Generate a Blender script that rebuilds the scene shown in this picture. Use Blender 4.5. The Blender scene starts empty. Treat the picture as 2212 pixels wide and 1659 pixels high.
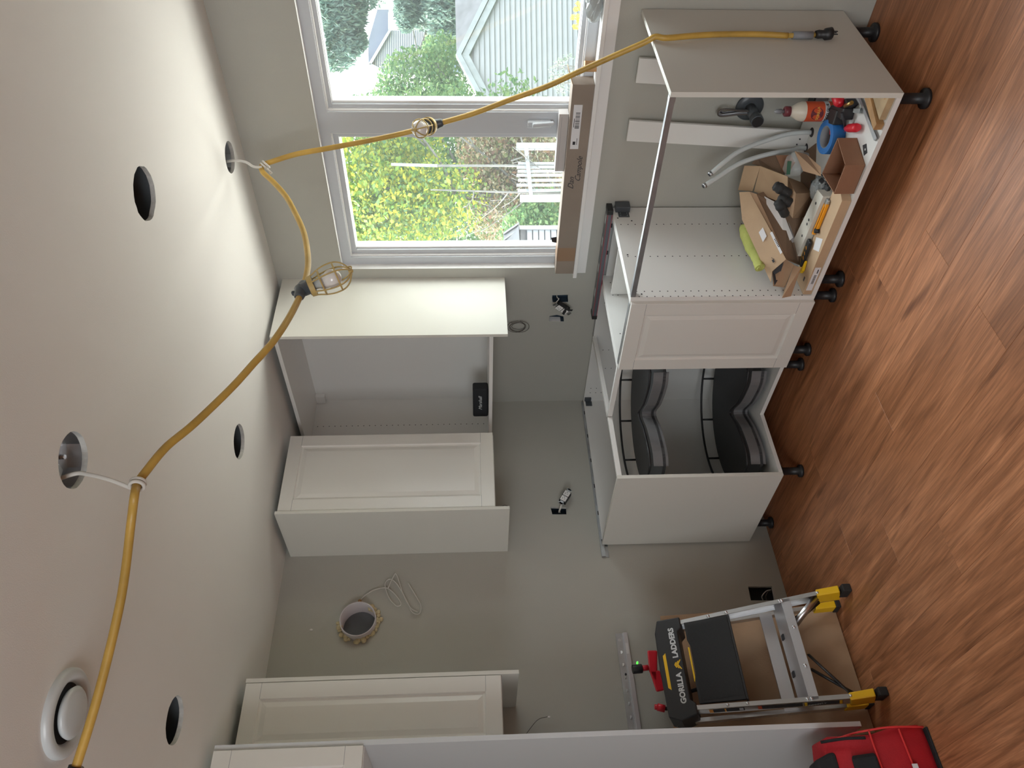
import bpy, bmesh, math, random
from mathutils import Vector, Matrix, noise
random.seed(7)
R = math.radians
S = bpy.context.scene
COL = S.collection

# ------------------------------------------------------------------ camera
CAM = Vector((3.49756473, -2.89550203, 1.51772084))
YAW, PITCH, ROLL, FPX = 0.85672684, -0.05016154, -0.01464835, 1669.3708
_f = Vector((-math.sin(YAW)*math.cos(PITCH), math.cos(YAW)*math.cos(PITCH), math.sin(PITCH)))
_r = Vector((math.cos(YAW), math.sin(YAW), 0)); _u = _r.cross(_f)
_c, _s = math.cos(ROLL), math.sin(ROLL)
_r, _u = (_c*_r + _s*_u), (-_s*_r + _c*_u)
cd = bpy.data.cameras.new('camera'); cam = bpy.data.objects.new('camera', cd); COL.objects.link(cam)
cam.matrix_world = Matrix(((-_u.x, _r.x, -_f.x, CAM.x), (-_u.y, _r.y, -_f.y, CAM.y), (-_u.z, _r.z, -_f.z, CAM.z), (0, 0, 0, 1)))
cd.sensor_fit = 'HORIZONTAL'; cd.sensor_width = 36; cd.lens = 36*FPX/2212; cd.clip_start = .05; cd.clip_end = 300
S.camera = cam

# ------------------------------------------------------------------ world, lights, exposure
S.view_settings.view_transform = 'Standard'; S.view_settings.look = 'None'
S.view_settings.gamma = 1; S.view_settings.use_curve_mapping = False
S.view_settings.exposure = 1.3
w = bpy.data.worlds.new('world'); S.world = w; w.use_nodes = True
bg = w.node_tree.nodes['Background']; bg.inputs[0].default_value = (.93, .97, 1, 1); bg.inputs[1].default_value = 2.0
S.cycles.max_bounces = 7; S.cycles.diffuse_bounces = 5; S.cycles.glossy_bounces = 3; S.cycles.transmission_bounces = 4
S.cycles.transparent_max_bounces = 8; S.cycles.caustics_reflective = False; S.cycles.caustics_refractive = False
S.cycles.sample_clamp_indirect = 4
H = 2.463; RX = 5.4; RY = -5.2
def arealight(name, loc, rot, sx, sy, power, col=(1, 1, 1), portal=False):
    l = bpy.data.lights.new(name, 'AREA'); l.shape = 'RECTANGLE'; l.size = sx; l.size_y = sy; l.energy = power; l.color = col
    o = bpy.data.objects.new(name, l); COL.objects.link(o); o.location = loc; o.rotation_euler = rot
    if portal: l.cycles.is_portal = True
    return o
# portals only guide the sampling of the sky through the openings
arealight('window_portal', (1.78, .2, 1.58), (R(-90), 0, 0), 1.5, 1.1, 1, portal=True)
arealight('rear_portal', (3.6, RY-.05, 1.5), (R(90), 0, 0), 2.4, 1.5, 1, portal=True)
# daylight arriving through the wide opening behind the camera
arealight('rear_daylight', (3.6, RY-.3, 1.6), (R(86), 0, 0), 2.3, 1.4, 13, (.95, .98, 1))
# added fill lamps outside the glass, one high, one low, boosting the window light
arealight('sky_fill', (2.0, 1.6, 4.3), Vector((.1, 1.6, 2.6)).to_track_quat('Z', 'Y').to_euler(), 3.8, 2.0, 175, (.90, .95, 1))
arealight('ground_fill', (1.6, .85, -.05), Vector((0, .35, -1)).to_track_quat('Z', 'Y').to_euler(), 4.0, 1.3, 58, (1, .97, .92))
sun = bpy.data.lights.new('sun', 'SUN'); sun.energy = 12; sun.angle = R(3); sun.color = (1, .95, .88)
so_ = bpy.data.objects.new('sun', sun); COL.objects.link(so_)
so_.rotation_euler = Vector((-.8, -.12, .6)).to_track_quat('Z', 'Y').to_euler()

# ------------------------------------------------------------------ pixel -> point on a real plane
def ray(x, y): return _f + _r*(((1659-y)-829.5)/FPX) - _u*((x-1106)/FPX)
def P(x, y, ax, v):
    i = 'xyz'.index(ax); d = ray(x, y); return CAM + d*((v-CAM[i])/d[i])
def PL(x, y, P0, n):
    d = ray(x, y); n = Vector(n); return CAM + d*((Vector(P0)-CAM).dot(n)/d.dot(n))
def AT(x, y, dist): return CAM + ray(x, y)*dist

# ------------------------------------------------------------------ mesh builder
class MB:
    def __init__(s): s.bm = bmesh.new(); s.mi = 0
    def _f(s, vs, smooth=False):
        try:
            f = s.bm.faces.new(vs); f.material_index = s.mi; f.smooth = smooth; return f
        except ValueError: return None
    def box(s, x0, x1, y0, y1, z0, z1, M=None):
        c = [Vector((x, y, z)) for z in (z0, z1) for y in (y0, y1) for x in (x0, x1)]
        return s.hexa([c[0], c[1], c[3], c[2]], [c[4], c[5], c[7], c[6]], M)
    def hexa(s, b, t, M=None):
        if M: b = [M @ Vector(p) for p in b]; t = [M @ Vector(p) for p in t]
        vb = [s.bm.verts.new(p) for p in b]; vt = [s.bm.verts.new(p) for p in t]; n = len(vb)
        s._f(vb[::-1]); s._f(vt)
        for i in range(n): s._f([vb[i], vb[(i+1) % n], vt[(i+1) % n], vt[i]])
        return s
    def sheet(s, pts, th, n=None):
        pts = [Vector(p) for p in pts]
        if n is None: n = (pts[1]-pts[0]).cross(pts[2]-pts[0]).normalized()
        n = Vector(n)*th
        return s.hexa(pts, [p+n for p in pts])
    def cyl(s, a, b, r0, r1=None, n=16, caps=True, smooth=True):
        a, b = Vector(a), Vector(b); r1 = r0 if r1 is None else r1
        return s.rings([(a, r0), (b, r1)], n, caps, smooth)
    def rings(s, pr, n=16, caps=True, smooth=True, axis=None):
        a = Vector(axis) if axis is not None else Vector(pr[-1][0])-Vector(pr[0][0]); a.normalize()
        e = a.orthogonal().normalized(); g = a.cross(e); rs = []
        for p, r in pr:
            p = Vector(p)
            rs.append([s.bm.verts.new(p + (e*math.cos(2*math.pi*i/n) + g*math.sin(2*math.pi*i/n))*max(r, 1e-5)) for i in range(n)])
        for k in range(len(rs)-1):
            for i in range(n): s._f([rs[k][i], rs[k][(i+1) % n], rs[k+1][(i+1) % n], rs[k+1][i]], smooth)
        if caps: s._f(rs[0][::-1]); s._f(rs[-1])
        return s
    def tube(s, pts, r, n=8, closed=False, flat=1.0):
        pts = [Vector(p) for p in pts]; N = len(pts); rs = []; prev = None
        for i, p in enumerate(pts):
            if closed: t = pts[(i+1) % N]-pts[i-1]
            else: t = pts[min(i+1, N-1)]-pts[max(i-1, 0)]
            if t.length < 1e-9: t = Vector((0, 0, 1))
            t.normalize()
            e = t.orthogonal().normalized() if prev is None else (prev - t*prev.dot(t)).normalized()
            prev = e; g = t.cross(e); rr = r(i/(N-1)) if callable(r) else r
            rs.append([s.bm.verts.new(p + e*math.cos(2*math.pi*k/n)*rr + g*math.sin(2*math.pi*k/n)*rr*flat) for k in range(n)])
        for k in range(N if closed else N-1):
            A, B = rs[k], rs[(k+1) % N]
            for i in range(n): s._f([A[i], A[(i+1) % n], B[(i+1) % n], B[i]], True)
        if not closed: s._f(rs[0][::-1]); s._f(rs[-1])
        return s
    def sphere(s, c, r, n=16, m=10, sc=(1, 1, 1), M=None):
        c = Vector(c); mt = Matrix.Translation(c) @ (M or Matrix.Identity(4)) @ Matrix.Diagonal((r*sc[0], r*sc[1], r*sc[2], 1))
        q = bmesh.ops.create_uvsphere(s.bm, u_segments=n, v_segments=m, radius=1, matrix=mt)
        for v in q['verts']:
            for f in v.link_faces: f.smooth = True; f.material_index = s.mi
        return s
    def prism(s, poly, n, th):
        n = Vector(n)*th; poly = [Vector(p) for p in poly]
        return s.hexa(poly, [p+n for p in poly])
    def add(s, o):
        me = bpy.data.meshes.new('t'); o.bm.to_mesh(me); s.bm.from_mesh(me); bpy.data.meshes.remove(me); return s
def smoothpath(pts, n=8):
    pts = [Vector(p) for p in pts]; out = []
    q = [pts[0]*2-pts[1]] + pts + [pts[-1]*2-pts[-2]]
    for i in range(1, len(q)-2):
        p0, p1, p2, p3 = q[i-1:i+3]
        for k in range(n):
            t = k/n
            out.append(.5*((2*p1) + (p2-p0)*t + (2*p0-5*p1+4*p2-p3)*t*t + (3*p1-p0-3*p2+p3)*t**3))
    out.append(pts[-1]); return out

# ------------------------------------------------------------------ materials
MATS = {}
def mat(name, col, rough=.5, metal=0, bump=0, bscale=200, var=0, vscale=3, spec=.5, trans=0, objvar=0, emit=None, coat=0, alpha=1):
    if name in MATS: return MATS[name]
    m = bpy.data.materials.new(name); m.use_nodes = True; nt = m.node_tree; b = nt.nodes['Principled BSDF']
    b.inputs['Base Color'].default_value = (*col, 1); b.inputs['Roughness'].default_value = rough; b.inputs['Metallic'].default_value = metal
    b.inputs['Specular IOR Level'].default_value = spec; b.inputs['Transmission Weight'].default_value = trans
    b.inputs['Coat Weight'].default_value = coat; b.inputs['Alpha'].default_value = alpha
    tc = nt.nodes.new('ShaderNodeTexCoord')
    if emit: b.inputs['Emission Color'].default_value = (*col, 1); b.inputs['Emission Strength'].default_value = emit
    if var or objvar:
        nz = nt.nodes.new('ShaderNodeTexNoise'); nz.inputs['Scale'].default_value = vscale; nz.inputs['Detail'].default_value = 5
        nt.links.new(tc.outputs['Object'], nz.inputs['Vector'])
        hs = nt.nodes.new('ShaderNodeHueSaturation'); hs.inputs['Color'].default_value = (*col, 1)
        mr = nt.nodes.new('ShaderNodeMapRange'); mr.inputs['To Min'].default_value = 1-var; mr.inputs['To Max'].default_value = 1+var
        mr.inputs['From Min'].default_value = .3; mr.inputs['From Max'].default_value = .7
        nt.links.new(nz.outputs['Fac'], mr.inputs['Value']); nt.links.new(mr.outputs[0], hs.inputs['Value']); nt.links.new(hs.outputs[0], b.inputs['Base Color'])
    if bump:
        n2 = nt.nodes.new('ShaderNodeTexNoise'); n2.inputs['Scale'].default_value = bscale; n2.inputs['Detail'].default_value = 3
        nt.links.new(tc.outputs['Object'], n2.inputs['Vector'])
        bp = nt.nodes.new('ShaderNodeBump'); bp.inputs['Strength'].default_value = bump; bp.inputs['Distance'].default_value = .002
        nt.links.new(n2.outputs['Fac'], bp.inputs['Height']); nt.links.new(bp.outputs[0], b.inputs['Normal'])
    MATS[name] = m; return m
M_wall = mat('wall_paint', (.435, .43, .388), .75, bump=.25, bscale=350, var=.03, vscale=1.5)
M_ceil = mat('ceiling_paint', (.73, .72, .695), .8, bump=.2, bscale=300, var=.02, vscale=1.2)
M_plaster = mat('gypsum_edge', (.55, .54, .51), .9, bump=.6, bscale=90, var=.15, vscale=40)
M_dark = mat('cavity_dark', (.02, .02, .022), .9)
M_stud = mat('cavity_grey', (.16, .17, .18), .8, var=.2, vscale=8)
M_white = mat('melamine_white', (.76, .755, .735), .32, bump=.05, bscale=500)
M_door = mat('foil_door_white', (.73, .715, .675), .3, bump=.03, bscale=400)
M_panel = mat('cover_panel_white', (.67, .66, .61), .55, spec=.25, bump=.03, bscale=400)
M_pvc = mat('window_pvc', (.54, .565, .60), .35)
M_trim = mat('trim_paint', (.80, .79, .78), .35)
M_steel = mat('galvanised_steel', (.52, .54, .56), .4, 1, var=.15, vscale=14)
M_alu = mat('aluminium', (.72, .73, .75), .3, 1, bump=.05, bscale=300)
M_aluB = mat('brushed_aluminium', (.62, .62, .65), .38, .85, bump=.05, bscale=300)
M_black = mat('black_plastic', (.018, .018, .02), .45, bump=.1, bscale=400)
M_rubber = mat('black_rubber', (.02, .02, .02), .7, bump=.2, bscale=300)
M_tread = mat('ribbed_tread', (.012, .012, .013), .55)
M_yellow = mat('yellow_plastic', (.78, .47, .01), .4)
M_cord = mat('yellow_cord', (.50, .31, .065), .42, bump=.2, bscale=120, var=.2, vscale=9)
M_cage = mat('yellow_cage', (.50, .36, .13), .5, var=.1, vscale=20)
M_bulb = mat('frosted_bulb', (.78, .76, .74), .12, spec=.7)
M_bulbbase = mat('bulb_base', (.55, .56, .54), .35)
M_card = mat('cardboard', (.40, .255, .155), .8, bump=.3, bscale=160, var=.1, vscale=6)
M_card2 = mat('cardboard_light', (.50, .35, .22), .75, bump=.25, bscale=160, var=.1, vscale=7)
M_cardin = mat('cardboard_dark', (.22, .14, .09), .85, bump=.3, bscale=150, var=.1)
M_paper = mat('label_paper', (.72, .72, .74), .6)
M_ink = mat('black_ink', (.03, .03, .035), .6)
M_red = mat('red_plastic', (.62, .015, .03), .35)
M_bagred = mat('red_canvas', (.42, .006, .014), .7, bump=.5, bscale=260, var=.12, vscale=9)
M_bagseam = mat('red_piping', (.66, .03, .03), .6, bump=.3, bscale=300)
M_bagblk = mat('black_canvas', (.01, .01, .012), .8, bump=.5, bscale=260)
M_blue = mat('blue_tape', (.02, .16, .48), .6, bump=.1, bscale=300)
M_lime = mat('lime_cloth', (.46, .49, .14), .9, bump=.8, bscale=120, var=.12, vscale=18)
M_pipe = mat('dark_abs', (.07, .08, .09), .35, bump=.1)
M_grey = mat('grey_plastic', (.24, .25, .27), .5, var=.05)
M_tray = mat('carousel_grey', (.055, .058, .063), .6)
M_traylip = mat('carousel_rim', (.16, .16, .165), .5)
M_pex = mat('white_pex', (.62, .66, .66), .35, spec=.6)
M_foam = mat('spray_foam', (.62, .53, .33), .85, bump=1, bscale=60, var=.15, vscale=60)
M_duct = mat('pvc_duct', (.58, .55, .57), .4)
M_wire = mat('cable_sheath', (.62, .60, .56), .5)
M_wireb = mat('cable_brown', (.10, .085, .075), .5)
M_wood = mat('bare_wood', (.46, .26, .11), .6, bump=.2, bscale=60, var=.3, vscale=12)
M_glue = mat('glue_white', (.70, .64, .54), .4)
M_label_o = mat('orange_label', (.62, .09, .03), .4)
M_maroon = mat('maroon_cap', (.16, .03, .04), .4)
M_orange = mat('orange_plastic', (.85, .33, .01), .4)
M_silver = mat('silver_print', (.6, .62, .63), .4)
M_cream = mat('cream_board', (.62, .59, .52), .6, var=.06, vscale=8)
M_levred = mat('level_red', (.45, .01, .03), .35)
M_levgrey = mat('level_grey', (.10, .11, .13), .35)
M_green = mat('green_glow', (.1, .8, .08), .4, emit=.6)
M_speaker = mat('speaker_mesh', (.012, .014, .017), .7, bump=.6, bscale=900)
M_vent = mat('vent_white', (.58, .61, .62), .3)
M_plas = mat('clear_plastic', (.75, .8, .8), .25, trans=.55, spec=.6)
M_brass = mat('brass', (.5, .36, .14), .35, 1)

# thin window glass: mostly clear with a fresnel reflection
mg = bpy.data.materials.new('window_glass'); mg.use_nodes = True; nt = mg.node_tree; nt.nodes.clear()
o_ = nt.nodes.new('ShaderNodeOutputMaterial'); mx = nt.nodes.new('ShaderNodeMixShader'); tr = nt.nodes.new('ShaderNodeBsdfTransparent')
gl = nt.nodes.new('ShaderNodeBsdfGlossy'); gl.inputs['Roughness'].default_value = .02; lw = nt.nodes.new('ShaderNodeLayerWeight'); lw.inputs['Blend'].default_value = .5
pw = nt.nodes.new('ShaderNodeMath'); pw.operation = 'POWER'; pw.inputs[1].default_value = 5; nt.links.new(lw.outputs['Facing'], pw.inputs[0])
fr = nt.nodes.new('ShaderNodeMath'); fr.operation = 'MULTIPLY_ADD'; fr.inputs[1].default_value = .9; fr.inputs[2].default_value = .035; nt.links.new(pw.outputs[0], fr.inputs[0])
tr.inputs[0].default_value = (.97, .99, .98, 1)
nt.links.new(fr.outputs[0], mx.inputs[0]); nt.links.new(tr.outputs[0], mx.inputs[1]); nt.links.new(gl.outputs[0], mx.inputs[2]); veil = nt.nodes.new('ShaderNodeBsdfTranslucent'); veil.inputs[0].default_value = (.8, .85, .88, 1); m5 = nt.nodes.new('ShaderNodeMixShader'); m5.inputs[0].default_value = .014
nt.links.new(mx.outputs[0], m5.inputs[1]); nt.links.new(veil.outputs[0], m5.inputs[2]); nt.links.new(m5.outputs[0], o_.inputs[0])   # haze put into the glass by a faint translucent veil

# floor planks: grain along x, each plank its own offset and tone
mf = bpy.data.materials.new('vinyl_wood'); mf.use_nodes = True; nt = mf.node_tree; b = nt.nodes['Principled BSDF']
N = nt.nodes.new; L = nt.links.new
tc = N('ShaderNodeTexCoord'); oi = N('ShaderNodeObjectInfo'); mp = N('ShaderNodeMapping'); ad = N('ShaderNodeVectorMath'); ad.operation = 'ADD'
mu = N('ShaderNodeVectorMath'); mu.operation = 'SCALE'; mu.inputs['Scale'].default_value = 37
cb = N('ShaderNodeCombineXYZ'); L(oi.outputs['Random'], cb.inputs[0]); L(oi.outputs['Random'], cb.inputs[1]); L(cb.outputs[0], mu.inputs[0])
L(tc.outputs['Object'], ad.inputs[0]); L(mu.outputs[0], ad.inputs[1]); L(ad.outputs[0], mp.inputs['Vector']); mp.inputs['Scale'].default_value = (1.1, 9, 1)
n1 = N('ShaderNodeTexNoise'); n1.inputs['Scale'].default_value = 1.6; n1.inputs['Detail'].default_value = 4; n1.inputs['Distortion'].default_value = 1.2; L(mp.outputs[0], n1.inputs['Vector'])
mp2 = N('ShaderNodeMapping'); mp2.inputs['Scale'].default_value = (6, 130, 1); L(ad.outputs[0], mp2.inputs['Vector'])
n2 = N('ShaderNodeTexNoise'); n2.inputs['Scale'].default_value = 1; n2.inputs['Detail'].default_value = 4; n2.inputs['Distortion'].default_value = .8; L(mp2.outputs[0], n2.inputs['Vector'])
mp3 = N('ShaderNodeMapping'); mp3.inputs['Scale'].default_value = (2.4, 9, 1); L(ad.outputs[0], mp3.inputs['Vector'])
n3 = N('ShaderNodeTexNoise'); n3.inputs['Scale'].default_value = 1; n3.inputs['Detail'].default_value = 2; n3.inputs['Distortion'].default_value = .5; L(mp3.outputs[0], n3.inputs['Vector'])
r1 = N('ShaderNodeValToRGB'); e = r1.color_ramp.elements; e[0].position = .28; e[0].color = (.27, .108, .048, 1); e[1].position = .75; e[1].color = (.56, .25, .125, 1)
e2 = r1.color_ramp.elements.new(.5); e2.color = (.42, .175, .082, 1); L(n1.outputs['Fac'], r1.inputs[0])
r2 = N('ShaderNodeValToRGB'); e = r2.color_ramp.elements; e[0].position = .32; e[0].color = (.66, .64, .61, 1); e[1].position = .68; e[1].color = (1.15, 1.15, 1.13, 1); L(n2.outputs['Fac'], r2.inputs[0])
r3 = N('ShaderNodeValToRGB'); e = r3.color_ramp.elements; e[0].position = .235; e[0].color = (.4, .34, .3, 1); e[1].position = .31; e[1].color = (1, 1, 1, 1); L(n3.outputs['Fac'], r3.inputs[0])
m1 = N('ShaderNodeMix'); m1.data_type = 'RGBA'; m1.blend_type = 'MULTIPLY'; m1.inputs[0].default_value = 1; L(r1.outputs[0], m1.inputs[6]); L(r2.outputs[0], m1.inputs[7])
m2 = N('ShaderNodeMix'); m2.data_type = 'RGBA'; m2.blend_type = 'MULTIPLY'; m2.inputs[0].default_value = 1; L(m1.outputs[2], m2.inputs[6]); L(r3.outputs[0], m2.inputs[7])
hs = N('ShaderNodeHueSaturation'); mr = N('ShaderNodeMapRange'); mr.inputs['To Min'].default_value = .93; mr.inputs['To Max'].default_value = 1.07
L(oi.outputs['Random'], mr.inputs['Value']); L(mr.outputs[0], hs.inputs['Value']); L(m2.outputs[2], hs.inputs['Color']); L(hs.outputs[0], b.inputs['Base Color'])
b.inputs['Roughness'].default_value = .36; b.inputs['Specular IOR Level'].default_value = .5
bp = N('ShaderNodeBump'); bp.inputs['Strength'].default_value = .35; bp.inputs['Distance'].default_value = .002; L(n2.outputs['Fac'], bp.inputs['Height']); L(bp.outputs[0], b.inputs['Normal'])

def leafmat(name, cols, rough=.6):
    m = bpy.data.materials.new(name); m.use_nodes = True; nt = m.node_tree; b = nt.nodes['Principled BSDF']
    g = nt.nodes.new('ShaderNodeNewGeometry'); r = nt.nodes.new('ShaderNodeValToRGB'); el = r.color_ramp.elements
    el[0].color = (*cols[0], 1); el[1].color = (*cols[-1], 1); el[1].position = 1
    for i, c in enumerate(cols[1:-1]): el.new((i+1)/(len(cols)-1)).color = (*c, 1)
    nt.links.new(g.outputs['Random Per Island'], r.inputs[0]); nt.links.new(r.outputs[0], b.inputs['Base Color'])
    b.inputs['Roughness'].default_value = rough; b.inputs['Specular IOR Level'].default_value = .3
    t = nt.nodes.new('ShaderNodeBsdfTranslucent'); nt.links.new(r.outputs[0], t.inputs[0]); mx = nt.nodes.new('ShaderNodeMixShader'); mx.inputs[0].default_value = .4
    nt.links.new(b.outputs[0], mx.inputs[1]); nt.links.new(t.outputs[0], mx.inputs[2]); nt.links.new(mx.outputs[0], nt.nodes['Material Output'].inputs[0])
    return m

# ------------------------------------------------------------------ objects
def thing(name, label, cat, loc=(0, 0, 0), group=None, rotz=0):
    o = bpy.data.objects.new(name, None); COL.objects.link(o); o.location = loc; o.empty_display_size = .05; o.rotation_euler.z = rotz
    o['label'] = label; o['category'] = cat
    if group: o['group'] = group
    return o
def obj(name, mb, m, parent=None, bev=0, label=None, kind=None, seg=2, solid=True):
    """link a mesh given in world coordinates as ONE object; a child keeps its world place"""
    me = bpy.data.meshes.new(name)
    if solid: bmesh.ops.recalc_face_normals(mb.bm, faces=mb.bm.faces)
    org = Vector((0, 0, 0))
    root = parent
    while root: org = org + Vector(root.location); root = root.parent
    off = Vector((0, 0, 0))
    mb.bm.verts.ensure_lookup_table()
    if mb.bm.verts:
        lo = Vector([min(v.co[i] for v in mb.bm.verts) for i in range(3)]); hi = Vector([max(v.co[i] for v in mb.bm.verts) for i in range(3)])
        off = (lo+hi)/2; off.z = lo.z
    bmesh.ops.translate(mb.bm, vec=-off, verts=mb.bm.verts)
    mb.bm.to_mesh(me); mb.bm.free()
    for x in (m if isinstance(m, (list, tuple)) else [m]): me.materials.append(x)
    o = bpy.data.objects.new(name, me); COL.objects.link(o); o.parent = parent; o.location = off - org
    if bev:
        b = o.modifiers.new('bevel', 'BEVEL'); b.width = bev; b.segments = seg; b.limit_method = 'ANGLE'; b.angle_limit = R(40); b.harden_normals = False
    if label: o['label'] = label
    if kind or name in ('peg_holes','screw_holes','bracket_screws','barcode','joint_line','foam_collar','tread_ribs','stems'): o['kind'] = kind or 'stuff'
    return o
def tag(o, label, cat, group=None):
    o['label'] = label; o['category'] = cat
    if group: o['group'] = group
    return o
def struct(name, mb, m, parent=None, **k):
    o = obj(name, mb, m, parent, **k)
    if parent is None: o['kind'] = 'structure'
    return o
def box(*a): return MB().box(*a)
def copy_tree(o, d, label=None, parent=None):
    c = o.copy(); COL.objects.link(c); c.parent = parent
    if parent is None: c.location = Vector(o.location)+Vector(d)
    if label: c['label'] = label
    for ch in o.children: copy_tree(ch, None, None, c)
    return c
def text(body, name, m, parent, org, xd, yd, size, ext=.0004, shear=0, align='CENTER', bold=0):
    cu = bpy.data.curves.new('txt', 'FONT'); cu.body = body; cu.size = size; cu.extrude = ext; cu.shear = shear; cu.align_x = align; cu.align_y = 'CENTER'; cu.offset = bold
    cu.resolution_u = 3
    t = bpy.data.objects.new('txt', cu); COL.objects.link(t); dg = bpy.context.evaluated_depsgraph_get()
    me = bpy.data.meshes.new_from_object(t.evaluated_get(dg)); bpy.data.objects.remove(t)
    xd = Vector(xd).normalized(); yd = Vector(yd).normalized(); zd = xd.cross(yd)
    Mx = Matrix(((xd.x, yd.x, zd.x, org[0]), (xd.y, yd.y, zd.y, org[1]), (xd.z, yd.z, zd.z, org[2]), (0, 0, 0, 1)))
    mb = MB(); mb.bm.from_mesh(me); mb.bm.transform(Mx); bpy.data.meshes.remove(me)
    return obj(name, mb, m, parent, solid=False)
def holed(name, outer, holes, to3, nrm, th, m, m_edge, kind='structure'):
    """plate with real cut-outs: outer and holes are 2-D loops"""
    mb = MB(); bm = mb.bm; loops = []
    for lp in [outer]+holes:
        vs = [bm.verts.new(to3(*p)) for p in lp]; loops.append(vs)
    es = [bm.edges.new((vs[i], vs[(i+1) % len(vs)])) for vs in loops for i in range(len(vs))]
    bmesh.ops.triangle_fill(bm, use_beauty=True, use_dissolve=False, edges=es, normal=Vector(nrm))
    n = Vector(nrm)
    for f in bm.faces:
        if f.normal.dot(n) < 0: f.normal_flip()
    mb.mi = 1
    for vs in loops:
        bk = [bm.verts.new(v.co - n*th) for v in vs]
        for i in range(len(vs)): mb._f([vs[i], vs[(i+1) % len(vs)], bk[(i+1) % len(vs)], bk[i]])
    return obj(name, mb, [m, m_edge], None, solid=False, kind=kind)
def circ(cx, cy, r, n=28, jag=0, ex=1):
    return [(cx+math.cos(2*math.pi*i/n)*r*(1+random.uniform(-jag, jag)), cy+math.sin(2*math.pi*i/n)*r*ex*(1+random.uniform(-jag, jag))) for i in range(n)]
def rectl(a0, a1, b0, b1): return [(a0, b0), (a1, b0), (a1, b1), (a0, b1)]

# ================================================================== SETTING
fl = struct('floor', box(-.02, RX, RY, .02, -.12, -.006), M_stud)
PW = .19; joints = {0: 1.925, 1: 1.31, 4: 1.32, 2: .72, 3: 1.02, 5: .55, 6: 1.7, -1: .4, -2: 1.5, -3: .9, -4: 1.9, 7: .35, 8: 1.15, 9: 1.8}
row = -5
while True:
    y1 = -.876 - PW*row; y0 = y1-PW
    if y1 < RY: break
    x = joints.get(row, random.uniform(.1, 1.2)) - 1.22*2
    while x < RX:
        a, bq = max(x, 0), min(x+1.22, RX); c0, c1 = max(y0, RY), min(y1, 0)
        if bq-a > .02 and c1-c0 > .01:
            g = .0002; ch = .0006
            mb = MB(); mb.hexa([(a+g, c0+g, -.006), (bq-g, c0+g, -.006), (bq-g, c1-g, -.006), (a+g, c1-g, -.006)], [(a+g, c0+g, -ch), (bq-g, c0+g, -ch), (bq-g, c1-g, -ch), (a+g, c1-g, -ch)])
            mb.hexa([(a+g, c0+g, -ch), (bq-g, c0+g, -ch), (bq-g, c1-g, -ch), (a+g, c1-g, -ch)], [(a+g+ch, c0+g+ch, 0), (bq-g-ch, c0+g+ch, 0), (bq-g-ch, c1-g-ch, 0), (a+g+ch, c1-g-ch, 0)])
            obj('plank', mb, mf, fl)
        x += 1.22
    row += 1

# ceiling with its raw cut-outs
HC = [(2.135, -.961, .078, .035), (.963, -.985, .072, .01), (.959, -2.064, .072, .015)]       # downlight holes
OB = [(1.751, -.177, .062), (1.973, -1.792, .068)]                                          # octagon boxes
holes = [circ(x, y, r, 30, j) for x, y, r, j in HC] + [circ(x, y, r, 28, .015) for x, y, r in OB]
holed('ceiling', rectl(-.01, RX, RY, .01), holes, lambda a, b_: (a, b_, H), (0, 0, -1), .014, M_ceil, M_plaster)
struct('ceiling', box(-.3, RX+.3, RY-.3, .14, H+.26, H+.3), M_dark)
for x, y, r, j in HC: struct('ceiling', MB().cyl((x, y, H+.014), (x, y, H+.02), r*1.9, r*1.9, 24, False).cyl((x, y, H+.02), (x, y, H+.12), r*1.9, r*1.9, 24, False), M_stud)

# window wall (y = 0) with the window opening and two raw outlet holes
WX0, WX1, WZ0, WZ1 = 1.022, 2.532, 1.003, 2.14
oh1 = [P(1193, 638, 'y', 0), P(1192, 653, 'y', 0), P(1227, 653, 'y', 0), P(1227, 637, 'y', 0)]
oh2 = [P(1187, 683, 'y', 0), P(1186, 694, 'y', 0), P(1218, 695, 'y', 0), P(1218, 684, 'y', 0), P(1203, 680, 'y', 0)]
holed('wall_back', rectl(-.01, RX, 0, H), [rectl(WX0, WX1, WZ0, WZ1), [(p.x, p.z) for p in oh1], [(p.x, p.z) for p in oh2]], lambda a, b_: (a, 0, b_), (0, -1, 0), .036, M_wall, M_trim)
mb = MB(); mb.box(-.2, WX0-.001, .05, .135, -.1, H+.3); mb.box(WX1+.001, RX+.2, .05, .135, -.1, H+.3); mb.box(WX0-.001, WX1+.001, .05, .135, -.1, WZ0-.001); mb.box(WX0-.001, WX1+.001, .05, .135, WZ1+.001, H+.3)
struct('wall_back', mb, M_stud)
# left wall (x = 0) with duct, outlet holes
d0 = P(775, 1345, 'x', 0); duct_r = .084
ol = [P(1189, 1095, 'x', 0), P(1193, 1111, 'x', 0), P(1224, 1111, 'x', 0), P(1223, 1096, 'x', 0)]
oc = [P(1616, 1267, 'x', 0), P(1622, 1297, 'x', 0), P(1674, 1297, 'x', 0), P(1668, 1267, 'x', 0)]
holed('wall_left', rectl(RY, .01, 0, H), [circ(d0.y, d0.z, duct_r+.004, 32), [(p.y, p.z) for p in ol], [(p.y, p.z) for p in oc]], lambda a, b_: (0, a, b_), (1, 0, 0), .014, M_wall, M_plaster)
mb = MB(); mb.box(-.2, -.06, RY-.2, .13, -.1, H+.3)
struct('wall_left', mb, M_stud)
# rear walls, with the openings that let the daylight in behind the camera
mb = MB(); mb.box(RX, RX+.1, RY, 0, 0, H)
struct('wall_right', mb, M_wall)
mb = MB(); mb.box(0, 2.4, RY-.1, RY, 0, H); mb.box(4.8, RX, RY-.1, RY, 0, H); mb.box(2.4, 4.8, RY-.1, RY, 0, .75); mb.box(2.4, 4.8, RY-.1, RY, 2.25, H)
struct('wall_front', mb, M_wall)

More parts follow.
